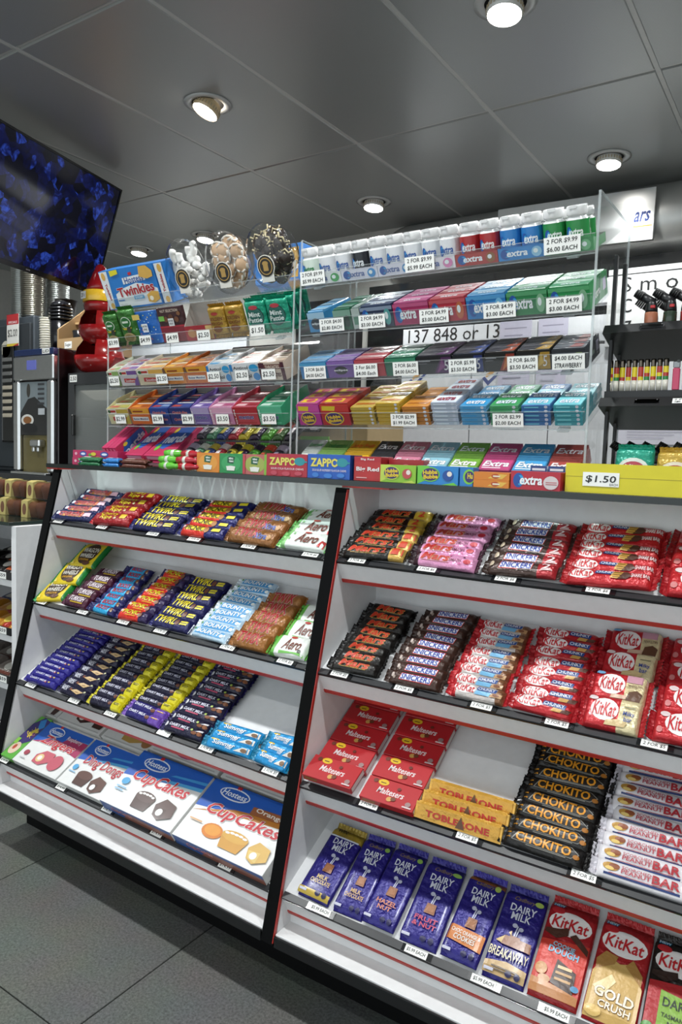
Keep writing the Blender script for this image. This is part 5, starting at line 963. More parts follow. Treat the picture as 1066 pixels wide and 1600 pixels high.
HB = lambda c, c2, w: [R(0, 0, 1, 1, c), G([(0, 0), (.2, .2), (.1, .4), (.3, 1), (.0, 1)], c2), G([(.6, 0), (.9, .15), (1, .0)], c2), E(.32, .54, .24, .40, c2), E(.32, .54, .21, .34, '3a2a66'), T('Hubba', .32, .66, .36, .22, 'dcc430', 'a8202c', b=.05, rot=4), T('Bubba', .34, .42, .36, .22, 'dcc430', 'a8202c', b=.05, rot=4), E(.76, .52, .13, .28, w), E(.80, .6, .06, .14, 'e0d8d0')]
fbox('gum_box', -.818, -.729, 1.381, .03, .038, '7ab030', HB('88b834', 'b8cc50', 'b84a48'), 'lime bubble gum box with watermelon picture on counter edge', 'gum box')
fbox('gum_box', -.726, -.631, 1.381, .03, .039, '2880c4', HB('2880c4', '6cc040', '1c4a94'), 'blue bubble gum box with berry picture on counter edge', 'gum box')
fbox('gum_box', -.629, -.599, 1.383, .03, .039, '2a78bc', [R(0, 0, 1, 1, '2a78bc'), E(.7, .5, .45, .4, '7cc040'), E(.75, .5, .36, .3, '3a2a66'), T('Hu', .8, .55, .4, .3, 'dcc430', b=.05)], 'half-hidden blue bubble gum box beside the orange packets', 'gum box')
for j in range(2): fbox('gum_box', -.597, -.521, 1.380 + .001 * j, .032, .0155, 'd07c26', [R(0, 0, 1, 1, 'd07c26'), G([(.4, .2), (.6, .8), (.95, .75), (.8, .15)], 'dcb04a'), E(.62, .5, .12, .3, 'b0481c'), R(.55, .4, .75, .6, 'e4d8c0')], 'orange fruit gum packet on counter edge, %s of two' % ('lower', 'upper')[j], 'gum box', z=Z0 + .0157 * j)
fbox('gum_box', -.519, -.420, 1.382, .035, .036, 'b02436', [R(0, 0, 1, 1, 'b02436')] + XT() + [E(.82, .42, .15, .36, 'd0c4c4'), R(.72, .42, .94, .46, 'b85a60'), R(.72, .32, .94, .36, 'b85a60')], 'red strawberry gum box on counter edge beside yellow box', 'gum box')
for j in range(2): fbox('gum_box', -.495 + j * .036, -.461 + j * .036, 1.425, .02, .047, 'b8c8d6', [R(0, .72, 1, 1, '22407c'), R(.1, .80, .9, .9, 'd8dce4'), R(.1, .4, .9, .6, '8aa4bc')], 'small pale blue navy-topped box behind strawberry gum, %s' % ('left', 'right')[j], 'gum box')
TT = lambda c, c2: [R(0, 0, 1, 1, c), E(.5, .5, .42, .42, c2), G([(.34, .52), (.60, .48), (.68, .84), (.42, .88), (.34, .8)], '1c5a3c'), T('tic', .50, .76, .20, .10, 'e4e8e4', b=.05), T('tac', .52, .62, .20, .10, 'e4e8e4', b=.05), E(.5, .30, .2, .08, 'e2e4e0'), G([(.34, .14), (.66, .14), (.7, .36), (.3, .36)], 'dcdcd4')]
for i, (a, b, c1, c2, nm) in enumerate(((-1.388, -1.307, 'd0802a', 'd8953c', 'orange'), (-1.306, -1.227, '23874a', '3a9a5c', 'green'), (-1.226, -1.147, 'b0605c', '9aa450', 'red and lime'))):
    fbox('mint_box', a, b, 1.390, .045, .050, c1, ([R(0, 0, 1, 1, c1)] if i == 2 else []) + TT(c1, c2) + ([R(.0, 0, .1, 1, 'b8404c'), R(.9, 0, 1, 1, '7cae3c')] if i == 2 else []), '%s mint pill box with leaf logo on counter edge' % nm, 'mint box')
# bunches of plastic-sleeved lollies
for ci, (x, c1, nm) in enumerate(((-1.500, '62b83a', 'lime green'), (-1.432, 'a8202c', 'dark red'))):
    for i in range(5):
        mb = MB(); mb.lathe([(.003, 0), (.009, .004), (.0105, .02), (.0100, .05), (.006, .066), (.0075, .074), (.002, .082)], 10)
        o = mb.obj('lolly_tube', mat(c1, 'gloss'), None, T3(x + (-.034 if i % 2 else -.030), 1.392 + .016 * (i % 3), Z0 + .011 + .017 * (i // 2)) @ RZ(random.uniform(-8, 8)) @ RY(90)); tag(o, '%s squeeze lolly lying on the counter, %s in its heap' % (nm, WRD[i]), 'lolly', 'squeeze lollies')
        link('neck_band', MB().lathe([(.0109, .028), (.0109, .038)], 10).mesh('neck_band', [mat('d8dcd0', 'gloss')]), o)
# bars and pink boxes at the far left of the counter edge
for j in range(2):
    fbox('candy_box', -1.955, -1.745, 1.420 + .002 * j, .05, .022, 'b02a58', [R(0, 0, 1, 1, 'b02a58'), E(.24, .5, .08, .36, '2a4a9a'), E(.24, .5, .05, .16, 'd8dce8'), E(.72, .5, .09, .36, '2a4a9a'), E(.72, .5, .06, .16, 'd8dce8'), E(.08, .5, .03, .2, 'd8a0b0'), E(.48, .5, .06, .25, 'c8b83a'), E(.40, .4, .03, .2, '5aa040')], 'long pink candy box at left counter corner, %s of two' % ('lower', 'upper')[j], 'candy box', z=Z0 + .0225 * j, key='ln')
for j in range(2):
    for i, (x, c1, nm, L) in enumerate(((-1.835, '17643a', 'dark green', .115), (-1.735, '2c7cc4', 'blue', .085), (-1.640, '5a2c1c', 'brown', .125))):
        wrap('candy_bar', ('cb%d' % i, c1, [], c1, [R(.15, .3, .5, .6, ('d0dcd4', 'd0dcec', 'd8c8b8')[i]), E(.8, .5, .05, .2, ('c8c03a', 'd0dcec', 'c87a3a')[i])], .5, 2.4, 'foil'), L, .024, T3(x, 1.402, Z0 + .0125 * j + .0005) @ RX(8), 'slim %s candy bar at left counter edge, %s of two' % (nm, ('lower', 'upper')[j]), 'slim candy bars on the counter', 'candy bar')
# yellow tray box, ticket and bags inside
yb = MB()
yw = .52; yb.box(0, 0, 0, yw, .0025, .055); yb.box(0, .1175, 0, yw, .12, .055); yb.box(0, .0025, 0, .0025, .1175, .055); yb.box(yw - .0025, .0025, 0, yw, .1175, .055); yb.box(.0025, .0025, 0, yw - .0025, .1175, .002)
yo = yb.obj('yellow_box', mat('d3c61c', 'card'), None, T3(-.415, 1.395, Z0)); tag(yo, 'long yellow card tray with a handwritten price at the counter right', 'card tray')
MB().box(.001, -.0004, .030, yw, 0, .0308).obj('fold_line', mat('a89a18'), yo)
ticket(yo, T3(.066, -.0012, .026) @ FRONT, .066, .026, ['$1.50'], extra=[T('EACH', .86, .16, .22, .16, '1a1a1a', b=.01)])
BG = [E(.5, .42, .40, .30, 'd4dcd4'), E(.5, .42, .30, .2, 'a8404c'), T('Mint', .5, .46, .4, .14, 'e0e4e0', b=.03)]
def bag2(x, y, z, w, h, base, ops, lab): return wrap('snack_bag', ('b2' + lab[:30], base, [], base, ops, .2, 2.2, 'foil'), h, w, T3(x, y, z) @ RX(75) @ T3(0, h / 2, 0), lab, 'sweet bags in the yellow tray', 'snack bag', H=.016, sd=.01, vert=True)
bag2(-.306, 1.455, Z0 + .006, .070, .090, '1c9078', BG, 'teal foil mint bag standing in the yellow tray')
bag2(-.232, 1.455, Z0 + .006, .068, .086, 'b8983c', [E(.5, .4, .4, .28, 'dcd4c0'), E(.5, .4, .3, .18, 'a84a3c')], 'gold foil sweet bag standing in the yellow tray')
bag2(-.160, 1.455, Z0 + .006, .068, .086, '1c9078', BG, 'teal foil mint bag at right end of the yellow tray')

# ================================================================== black lighter stand at the right
LS = empty('lighter_stand', T3(0, 0, 0), 'black metal two-shelf stand holding lighters behind the yellow tray', 'display stand')
BM = mat('141416', 'card')
for x in (-.381, .10):
    for y in (1.522, 1.596): MB().box(x, y, 1.1315, x + .007, y + .012, 1.60, ch=.001).obj('post', BM, LS)
LSH = []
for z in (1.442, 1.300):
    s = MB().prism([(1.490, z), (1.506, z + .018), (1.508, z + .016), (1.64, z + .006), (1.66, z - .038), (1.64, z - .040)], -.387, .11, 'x').obj('shelf', BM, LS); LSH.append(s)
    pl = MB().box(-.022, -.0012, -.005, .022, 0, .005, ch=.0005).obj('name_plate', mat('3a3a3c' if z > 1.4 else '0a0a0a', 'metal'), s, T3(-.298, 1.4975, z + .0095) @ RX(-42))
    for a in (-.019, .019):
        for b in (-.003, .003): MB().lathe([(.0018, 0), (.0012, -.0012)], 8, M=T3(-.298 + a, 1.4968, z + .0095 + b) @ RX(-90) @ RX(-42)).obj('rivet', mat('d0d0d0', 'chrome'), s)
ticket(LSH[1], T3(-.235, 1.4962, 1.3095) @ RX(-42) @ FRONT, .034, .013, ['2 FOR', '$2'])
ticket(LSH[0], T3(-.212, 1.4962, 1.4515) @ RX(-42) @ FRONT, .022, .012, ['$'])
MB().box(-.384, 1.520, 1.3165, .10, 1.548, 1.3320).obj('lighter_rack', BM, LS)
# slim lighters
CL = [('d2bf22', 'a8322a', 'd2bf22'), ('a8322a', 'd2bf22', '2c7a3c'), ('d2bf22', 'd2bf22', 'a8322a'), ('a8322a', 'a8322a', 'd2bf22'), ('d2bf22', 'd2bf22', 'a8322a'), ('a8322a', 'a8322a', 'd2bf22'), ('d2bf22', 'a8322a', '2c7a3c'), ('d2bf22', 'd2bf22', 'a8322a'), ('a8322a', 'd2bf22', '2c7a3c'), ('d2bf22', 'a8322a', '2c7a3c')]
hm = MB().lathe([(.0048, .046), (.0052, .047), (.0052, .053), (.0046, .060), (.0040, .061)], 12).box(-.002, -.0058, .048, .002, -.004, .058).mesh('spark_head', [mat('6a6258', 'chrome')])
for i, cc in enumerate(CL):
    mb = MB(); zz = [.0, .020, .027, .034, .046]; ms = ['c8c4b8', cc[2], cc[1], cc[0]]
    for q in range(4): mb.lathe([(.0052, zz[q]), (.0052, zz[q + 1])], 12, mi=q, caps=(q == 0))
    o = mb.obj('pocket_lighter', [mat(h, 'gloss') for h in ms], None, T3(-.376 + i * .0115, 1.5285, 1.3325)); tag(o, 'slim red yellow and green pocket lighter, %s from left in the rack' % WRD[i], 'lighter', 'striped pocket lighters')
    link('spark_head', hm, o)
for i, (x, c1, nm) in enumerate(((-.254, 'b83a5c', 'pink'), (-.236, '3a4a9a', 'blue'), (-.218, '3a9a6a', 'green'))):
    mb = MB().box(-.0065, -.004, 0, .0065, .004, .042, ch=.0015)
    o = mb.obj('pocket_lighter', mat(c1, 'gloss'), None, T3(x, 1.532, 1.3325)); tag(o, '%s clear flat pocket lighter right of the striped ones' % nm, 'lighter', 'flat pocket lighters')
    MB().box(-.0062, -.0038, .0425, .0062, .0038, .055, ch=.001).obj('metal_hood', mat('8a8a8c', 'chrome'), o); MB().lathe([(.003, -.004), (.003, .004)], 10, M=T3(.003, 0, .055) @ RX(90)).obj('spark_wheel', mat('4a4a4a', 'metal'), o)
# torch lighters with slanted nozzles
def torch(M, tank, lab, band='b02428'):
    o = empty('torch_lighter', M, lab, 'lighter', 'torch lighters')
    MB().lathe([(.011, 0), (.0125, .002), (.0125, .026), (.0115, .028)], 16).obj('fuel_tank', mat(tank, 'gloss'), o)
    MB().lathe([(.0118, .0285), (.0115, .034), (.010, .044), (.0085, .052)], 16).obj('grip', mat('17171a', 'card'), o)
    d = Vector((-.80, -.1, .52)).normalized(); p = Vector((.004, 0, .046))
    MB().tube([p, p + d * .012, p + d * .024], .0085, 12).obj('neck', mat('1b1b1e', 'card'), o)
    n = MB()
    for k in range(4): n.tube([p + d * (.0245 + .0042 * k), p + d * (.0283 + .0042 * k)], .0095 - .0004 * k, 14)
    n.obj('ribbed_nozzle', mat('101012', 'card'), o)
    MB().box(.000, -.0135, .034, .009, -.009, .040, ch=.001).obj('trigger', mat(band, 'gloss'), o)
for i, (x, y, t) in enumerate(((-.310, 1.548, 'a86a50'), (-.276, 1.552, '2c3a2c'), (-.246, 1.556, '8a3030'), (-.216, 1.556, '3a5a8a'))):
    torch(T3(x, y, 1.4585), t, 'black torch lighter on the top black shelf, %s from left in front' % WRD[i])
for i, x in enumerate((-.318, -.286)): torch(T3(x, 1.598, 1.452) @ RZ(12), '3a3a3c', 'black torch lighter in back row of top black shelf, %s' % ('left', 'right')[i])
for i, x in enumerate((-.345, -.315, -.285, -.255, -.225)): torch(T3(x, 1.575, 1.1605), '5a3a6a' if i == 0 else '2a2a2c', 'black torch lighter below the lower black shelf, %s from left' % WRD[i])
lb = MB().box(-.38, 1.546, 1.1318, .10, 1.605, 1.160, ch=.001).obj('riser_box', mat('1a1a1c', 'card')); tag(lb, 'low black box under the torch lighters behind the yellow tray', 'box')

# ================================================================== neighbouring cabinet at far left
nc = empty('side_cabinet', T3(-2.75, 1.32, 0), 'lower white cabinet with glass top at far left, cut by photo edge', 'cabinet')
MB().box(.625, 0, .06, .650, .60, .93, ch=.001).obj('side_panel', WHITE, nc); MB().box(-.65, 0, .06, -.625, .60, .93).obj('side_panel', WHITE, nc)
MB().box(-.625, .58, .06, .625, .60, .93).obj('back_panel', WHITE, nc)
MB().box(-.66, -.012, .9315, .632, .61, .9425, ch=.001).obj('glass_top', mat('10241e', 'gloss'), nc)
MB().box(-.65, .04, 0, .65, .06, .06).obj('kick_plate', mat('8a8a88', 'paint'), nc); MB().box(-.625, 0, .06, .625, .58, .10).obj('base_board', WHITE, nc)
nsh = []
for z in (.755, .575, .415, .26):
    s = MB().box(-.624, .006, z - .022, .624, .575, z).obj('shelf', WHITE, nc); nsh.append(s)
    MB().box(-.622, -.001, z + .0005, .622, .006, z + .024, ch=.0008).obj('price_rail', BLACK, s)
    for x in (.575, .30): ticket(s, T3(x, -.0014, z + .013) @ FRONT, .045, .022, ['$59'])
SPN = {'n1': ('n1', '1c1a18', [], '1c1a18', [E(.4, .55, .2, .25, 'd0ccc4'), R(.6, .2, .9, .4, 'b85a34')], .35, 2.4, 'foil'), 'n2': ('n2', 'b87c1e', [(.5, .8, 'a83020')], 'c08a2a', [E(.5, .5, .2, .25, 'd8c050')], .35, 2.4, 'foil'), 'n3': ('n3', '22305e', [], '22305e', [R(.2, .3, .7, .6, 'b8b4a8')], .35, 2.4, 'foil'), 'n4': ('n4', '7a706a', [], '8a8078', [E(.5, .5, .22, .25, 'c8c4bc'), R(.2, .1, .8, .2, '5a2c20')], .35, 2.4, 'foil')}
for q, (z, key, nm) in enumerate(((.755, 'n1', 'black and white'), (.575, 'n2', 'amber and red'), (.415, 'n4', 'grey-brown'))):
    for i in range(3):
        for j in range(3):
            wrap('snack_packet', SPN['n3' if (q == 1 and j == 2) else key], .15, .105, T3(-2.21 - i * .165, 1.385 + j * .11, z + .004) @ RX(16), '%s packet on far-left cabinet, %s, %s from right' % ('navy' if (q == 1 and j == 2) else nm, nth(j, 3), WRD[i]), 'packets on the far left cabinet', 'snack packet', H=.035)
# muffin packs stacked on the glass top
for lv in range(2):
    for i in range(4):
        o = empty('muffin_pack', T3(-2.20 - i * .128, 1.44 + .02 * lv, .9432 + lv * .0625) @ Matrix.Diagonal((.92, .92, .77, 1)), 'clear muffin pack with cream sleeve, %s layer, %s from right on glass top' % (('lower', 'upper')[lv], WRD[i]), 'muffin pack', 'clear muffin packs')
        for a in (-.022, .034): MB().lathe([(.022, 0), (.027, .03), (.031, .042), (.028, .058), (.016, .068), (.003, .070)], 14, M=T3(a, .03, .002)).obj('muffin', mat('5a3424' if a > 0 else '6e4428', 'matte'), o)
        MB().box(-.058, .001, .0, .066, .062, .0015).obj('base_tray', PET, o)
        MB().prism([(-.004, .0), (.064, .0), (.062, .070), (.040, .077), (.014, .077), (-.002, .070)], -.058, .066, 'x').obj('clear_cover', CELLO, o)
        sl = MB().prism([(-.006, .0), (.066, .0), (.064, .072), (.041, .079), (.013, .079), (-.004, .072)], -.056, -.018, 'x').obj('card_sleeve', mat('b5a768', 'card'), o)
        link('sleeve_window', print_mesh('sleeve_window', [E(.5, .5, .32, .36, '6a4630')], .038, .07), sl, T3(-.037, -.0052, .036) @ RX(89) )

# ================================================================== drinks corner behind, at left
bc = empty('drinks_counter', T3(-3.4, 2.16, 0), 'grey counter under the coffee machine and the small fridge', 'counter')
MB().box(-1.3, .03, .0, .95, .70, 1.00).obj('carcass', mat('3c4042', 'paint'), bc); MB().box(-1.32, .0, 1.0, .97, .72, 1.035, ch=.003).obj('worktop', mat('2a2c2e', 'gloss'), bc)
CHR = mat('dcdddd', 'metal'); DK = mat('17181a', 'gloss'); GRY = mat('3a4046', 'paint')
cm_ = empty('coffee_machine', T3(-3.35, 2.20, 1.036), 'chrome-fronted coffee machine with small blue display beside the fridge', 'coffee machine')
w, h = .335, .630
MB().box(-w / 2, .03, .0, w / 2, .46, h, ch=.004).obj('body', mat('1d1416', 'gloss'), cm_)
MB().box(-w / 2, 0, h - .155, w / 2, .03, h - .035, ch=.006).obj('top_fascia', CHR, cm_); MB().box(-w / 2 + .002, .004, h - .033, w / 2 - .002, .03, h - .002, ch=.002).obj('navy_header', mat('1c2c54', 'gloss'), cm_)
dsp = MB().box(-.045, -.004, h - .105, .030, .0, h - .058, ch=.001).obj('display', [emis('blue_lcd', (.16, .20, .75), .5, .03)], cm_)
for x in (-w / 2, w / 2 - .052): MB().box(x, -.004, .012, x + .052, .03, h - .158, ch=.010).obj('chrome_pillar', CHR, cm_)
pic = MB().box(-w / 2 + .056, .004, .20, w / 2 - .056, .03, h - .165).obj('picture_panel', mat('6c7478', 'gloss'), cm_)
link('picture_print', print_mesh('picture_print', [R(0, 0, 1, 1, '7a8488'), G([(.0, .0), (1, 0), (1, .5), (.75, .62), (.55, .72), (.3, .68), (.1, .5), (0, .4)], '2a2a2a'), E(.32, .84, .07, .13, '3c3a34'), E(.28, .28, .24, .11, 'd8d6d0'), E(.28, .28, .16, .07, '8a5a30'), E(.35, .12, .3, .1, '1c1c1e')] + [R(.68, .93 - .09 * q, .92, .97 - .09 * q, '3a3c40') for q in range(5)] + [R(.70, .38, .94, .50, 'b8bcc0')], w - .112, h - .365), pic, T3(0, .004, (h - .165 + .20) / 2) @ FRONT)
MB().box(-w / 2 + .056, .02, .012, w / 2 - .056, .03, .198).obj('spout_recess', mat('6a6038', 'gloss'), cm_); MB().box(.0, -.02, .14, .08, .02, .175, ch=.006).obj('spout', CHR, cm_); MB().box(.012, -.016, .115, .032, .0, .139, ch=.004).obj('nozzle', CHR, cm_); MB().box(.05, -.016, .115, .068, .0, .139, ch=.004).obj('nozzle', CHR, cm_)
MB().box(-w / 2 + .02, -.03, .0, w / 2 - .02, .0, .012, ch=.002).obj('drip_tray', CHR, cm_)
ticket(cm_, T3(.105, .003, h - .017) @ FRONT, .06, .026, ['LID'])
# tall grey drinks machine
vm = empty('drinks_machine', T3(-3.86, 2.34, 1.036), 'tall dark grey hot drinks machine with a row of pale buttons', 'drinks machine')
MB().box(-.42, .02, 0, .28, .45, .84, ch=.006).obj('body', GRY, vm); MB().box(-.42, 0, .42, .165, .02, .80, ch=.006).obj('upper_door', mat('30373c', 'paint'), vm); MB().box(-.42, 0, .02, .165, .02, .40, ch=.006).obj('lower_door', mat('2c3338', 'paint'), vm); MB().box(.175, .002, .02, .272, .02, .80, ch=.004).obj('door_edge', mat('2a2e32', 'paint'), vm)
pn = MB().box(.02, -.006, .16, .135, 0, .69, ch=.008).obj('button_panel', mat('121314', 'gloss'), vm)
for q in range(9): MB().box(.03, -.010, .60 - q * .038, .118, -.006, .622 - q * .038, ch=.003).obj('button', mat('b8ae9c' if q > 3 else '6a6a68', 'gloss'), pn)
MB().lathe([(.045, 0), (.045, .004)], 20, M=T3(.06, -.002, .668) @ FRONT).obj('badge', mat('c8c4b4', 'gloss'), vm)
st_ = MB().box(-.055, -.0015, -.085, .055, 0, .085).obj('specials_card', mat('dcdad4', 'card'), vm, T3(.135, -.010, .765))
link('card_print', print_mesh('card_print', [R(0, .68, 1, 1, 'a82c30'), T('SPECIALS', .5, .75, .72, .07, 'e8d8d8', b=.03), R(0, 0, 1, .08, 'd0b83a'), G([(.5, 0), (1, 0), (1, .08)], 'a82c30'), T('$2.00', .5, .40, .8, .26, '3a3a3a', b=-.005)], .11, .17), st_, T3(0, -.0015, 0) @ FRONT)
# nested lid and cup stacks
def nest(name, x, y, z, r, n, p, col, lab, cat, kind='gloss', tp=1.0):
    o = empty(name, T3(x, y, z), lab, cat, 'nested cups and lids')
    me = cached(('nest', r, col), lambda: MB().lathe([(r * .90, 0), (r * .92, p * .55), (r, p * .6), (r * 1.01, p * .9), (r * .95, p * .97)], 20).mesh('nested_rim', [mat(col, kind)]))
    for i in range(n): link('nested_rim', me, o, T3(0, 0, i * p) @ Matrix.Diagonal((1 + tp * i / n * .06, 1 + tp * i / n * .06, 1, 1)))
    return o
for i, (x, y) in enumerate(((-3.80, 2.44), (-3.68, 2.42), (-3.66, 2.56))): nest('lid_stack', x, y, 1.878, .062, 32 - 2 * i, .0105, 'cfd1cf' if i != 1 else 'b4b0a6', 'tall stack of silver-rimmed cup lids on drinks machine, %s' % ('left', 'centre', 'right')[i], 'lid stack', 'metal')
nest('cup_stack', -3.545, 2.42, 1.666, .043, 16, .0125, 'c8c4b8', 'short stack of pale paper cups on coffee machine', 'cup stack')
for q, (x, y, z0, nn, r) in enumerate(((-3.500, 2.50, 1.87, 1, .05), (-3.43, 2.42, 1.80, 1, .056))):
    o = empty('cup', T3(x, y, z0 - (.2 if q == 0 else .134)), ('dark brown paper cup upside down by the lids', 'glossy black domed cup tower beside the wooden caddy')[q], 'cup', 'dark cups')
    if q == 0: MB().lathe([(.050, .2), (.044, .205), (.058, .30), (.060, .30)], 20, M=T3(0, 0, 0)).obj('cup_body', mat('2c2622', 'card'), o); MB().lathe([(.046, .0), (.046, .2)], 20).obj('cup_core', mat('24201d', 'card'), o)
    else:
        MB().lathe([(.05, 0), (.058, .18)], 20).obj('cup_body', mat('131316', 'gloss'), o)
        for k in range(4): MB().lathe([(.062, 0), (.064, .006), (.060, .012), (.050, .016)], 20).obj('lid', mat('131316', 'gloss'), o, T3(0, 0, .18 + k * .017))
        MB().lathe([(.055, 0), (.045, .022), (.02, .032), (.003, .034)], 20).obj('domed_lid', mat('18181c', 'gloss'), o, T3(0, 0, .25))
WOOD = brushed('pale_wood', 'a88a62', .5, (3, 3, 40)); WOOD.node_tree.nodes['Principled BSDF'].inputs['Metallic'].default_value = 0
wc = empty('wooden_caddy', T3(-3.265, 2.36, 1.667), 'pale wooden caddy for sugar and cups on the coffee machine', 'caddy')
MB().prism([(0, 0), (.30, 0), (.30, .26), (.18, .26), (0, .12)], .10, .112, 'x').obj('side_board', WOOD, wc); MB().prism([(0, 0), (.30, 0), (.30, .26), (.18, .26), (0, .12)], -.112, -.10, 'x').obj('side_board', WOOD, wc)
MB().box(-.10, 0, 0, .10, .01, .07).obj('front_board', WOOD, wc); MB().box(-.10, .29, 0, .10, .30, .26).obj('back_board', WOOD, wc); MB().box(-.10, .01, 0, .10, .29, .01).obj('floor_board', WOOD, wc); MB().box(-.10, .10, .16, .10, .29, .17).obj('upper_tray', WOOD, wc)
ticket(wc, T3(-.02, -.001, .035) @ FRONT, .06, .035, ['Sugar'])
cf = MB().lathe([(.032, 0), (.042, .10)], 18).obj('cup', mat('1c1c1e', 'gloss'), None, T3(-3.265, 2.42, 1.679)); tag(cf, 'black cup sitting in the lower part of the wooden caddy', 'cup', 'dark cups')
bw = MB().lathe([(.045, 0), (.055, .05), (.052, .05), (.043, .006)], 18).obj('sachet_bowl', mat('b89870', 'matte'), None, T3(-3.215, 2.53, 1.838)); tag(bw, 'tan bowl of blue sachets on the wooden caddy', 'bowl')
for q in range(9):
    o = MB().box(-.014, -.004, 0, .014, .004, .045, ch=.001).obj('sugar_sachet', mat('2a88c4', 'film'), None, T3(-3.215 + .03 * math.cos(q * .7) * (.4 if q % 2 else .9), 2.53 + .03 * math.sin(q * .7) * (.4 if q % 2 else .9), 1.848) @ RZ(q * 40) @ RX(15)); tag(o, 'blue sachet standing in the tan bowl', 'sachet', 'blue sachets in the bowl')
# small glass-door fridge
fg = empty('glass_fridge', T3(-2.86, 2.22, 1.036), 'dark grey glass-door countertop fridge behind the left stand', 'fridge')
w = .46; h = .50
for a, b, c, d, e, f in ((-w / 2, .02, 0, -w / 2 + .02, .48, h), (w / 2 - .02, .02, 0, w / 2, .48, h), (-w / 2, .02, h - .03, w / 2, .48, h), (-w / 2, .02, 0, w / 2, .48, .03), (-w / 2, .46, 0, w / 2, .48, h)): MB().box(a, b, c, d, e, f).obj('cabinet_panel', mat('3a3c3e', 'paint'), fg)
dr = MB().box(-w / 2, 0, h - .055, w / 2, .02, h).box(-w / 2, 0, 0, w / 2, .02, .03).box(-w / 2, 0, .03, -w / 2 + .045, .02, h - .055).box(w / 2 - .045, 0, .03, w / 2, .02, h - .055).obj('door_frame', mat('303234', 'paint'), fg)
MB().box(-w / 2 + .045, .008, .03, w / 2 - .045, .012, h - .055).obj('glass_pane', clear_mat('fridge_glass', (.85, .88, .87), 1.0, .10), fg)
MB().box(-w / 2 + .05, -.02, .20, -w / 2 + .062, 0, .30, ch=.003).obj('handle', mat('121212', 'gloss'), fg)
ticket(fg, T3(-w / 2 + .04, -.001, h - .026) @ FRONT, .055, .034, ['2.50'])
for z in (.16, .29):
    ws = MB()
    for k in range(9): ws.tube([(-w / 2 + .025, .05 + .045 * k, z), (w / 2 - .025, .05 + .045 * k, z)], .0022, 6)
    ws.tube([(-w / 2 + .025, .045, z), (w / 2 - .025, .045, z)], .004, 6); ws.obj('wire_shelf', mat('c8c8c8', 'chrome'), fg)
MB().box(-.19, .44, .04, .19, .455, .44).obj('inner_liner', mat('c4c8c2', 'card'), fg); MB().box(.16, .42, .06, .175, .435, .43).obj('lamp_tube', [emis('fridge_lamp', (1, .95, .6), 3)], fg)
fl_ = bpy.data.lights.new('fridge_lamp_light', 'AREA'); fl_.shape = 'RECTANGLE'; fl_.size = .3; fl_.size_y = .3; fl_.energy = .35; fl_.color = (1, .97, .85); link('fridge_lamp_light', fl_, fg, T3(0, .06, .44) @ RX(25))
for q in range(8):
    cl2 = ['c8ccc8', 'a8b0a8', '2a5a9a', 'b8c0b8'][q % 4]
    o = MB().lathe([(.024, 0), (.026, .01), (.026, .07), (.012, .09), (.011, .105)], 14).obj('bottle', mat(cl2, 'gloss'), None, T3(-3.02 + (q % 4) * .085, 2.42 + .06 * (q // 4), 1.036 + (.033 if q < 4 else .296))); tag(o, '%s drink bottle on %s wire shelf of the small fridge' % ({'c8ccc8': 'white', 'a8b0a8': 'grey', '2a5a9a': 'blue', 'b8c0b8': 'pale green'}[cl2], 'bottom' if q < 4 else 'upper'), 'bottle', 'bottles in the small fridge')
    MB().lathe([(.0125, .105), (.0125, .118)], 12).obj('bottle_cap', mat('3a6aa8', 'gloss'), o)
# red tiered sweet tower on the fridge
rt = empty('sweet_tower', T3(-3.0, 2.335, 1.537), 'red plastic tiered sweet tower on the small fridge, yellow band on top', 'sweet tower')
RDP = mat('861517', 'gloss')
for q, (z, r) in enumerate(((0, .118), (.145, .100))):
    n = 22; V = []; F = []; pr = [(.45, 0), (.8, .018), (1.0, .05), (1.02, .085), (.98, .085), (.92, .05), (.5, .012)]
    MB().lathe([(r * a, b) for a, b in pr], 22, caps=False).obj('scoop_bowl', RDP, rt, T3(0, 0, z))
    # hood behind the opening
    V = []; F = []; hp = [(1.0, .05), (.98, .09), (.90, .125), (.74, .150), (.66, .165)]
    na = 16
    for a_, b_ in hp:
        for i in range(na + 1):
            t = R_(-50 + 280 * i / na); V.append((r * a_ * math.cos(t), r * a_ * math.sin(t), b_))
    for j in range(len(hp) - 1):
        for i in range(na): F.append((j * (na + 1) + i, j * (na + 1) + i + 1, (j + 1) * (na + 1) + i + 1, (j + 1) * (na + 1) + i))
    MB().add(V, F, 0, True).obj('hood', RDP, rt, T3(0, 0, z))
    for k in range(7):
        a = R_(200 + 24 * k); o = wrap('wrapped_sweet', ('ws%d' % (k % 3), ('8a2420', 'b8a8a0', '5a2018')[k % 3], [], 'c8b8b0', [R(.3, .3, .7, .7, 'd0c4bc')], .6, 2.2, 'film'), .06, .026, T3(-3.0 + r * .72 * math.cos(a), 2.335 + r * .72 * math.sin(a), 1.537 + z + .058) @ RZ(k * 50) @ RX(k * 13 - 30), '%s wrapped sweet in %s bowl of red tower' % (('dark red', 'pale', 'brown')[k % 3], ('lower', 'upper')[q]), 'sweets in the red tower', 'sweet')
MB().lathe([(.072, .30), (.078, .33), (.076, .345)], 22).obj('collar', RDP, rt); MB().lathe([(.080, .345), (.082, .348), (.082, .395), (.080, .398)], 22).obj('yellow_band', mat('d8b02c', 'gloss'), rt); MB().lathe([(.068, .398), (.060, .43), (.022, .52), (.010, .53)], 22).obj('cone_top', RDP, rt)
ticket(rt, T3(-.02, -.0835, .372) @ RZ(-8) @ FRONT, .045, .034, ['20 c'])
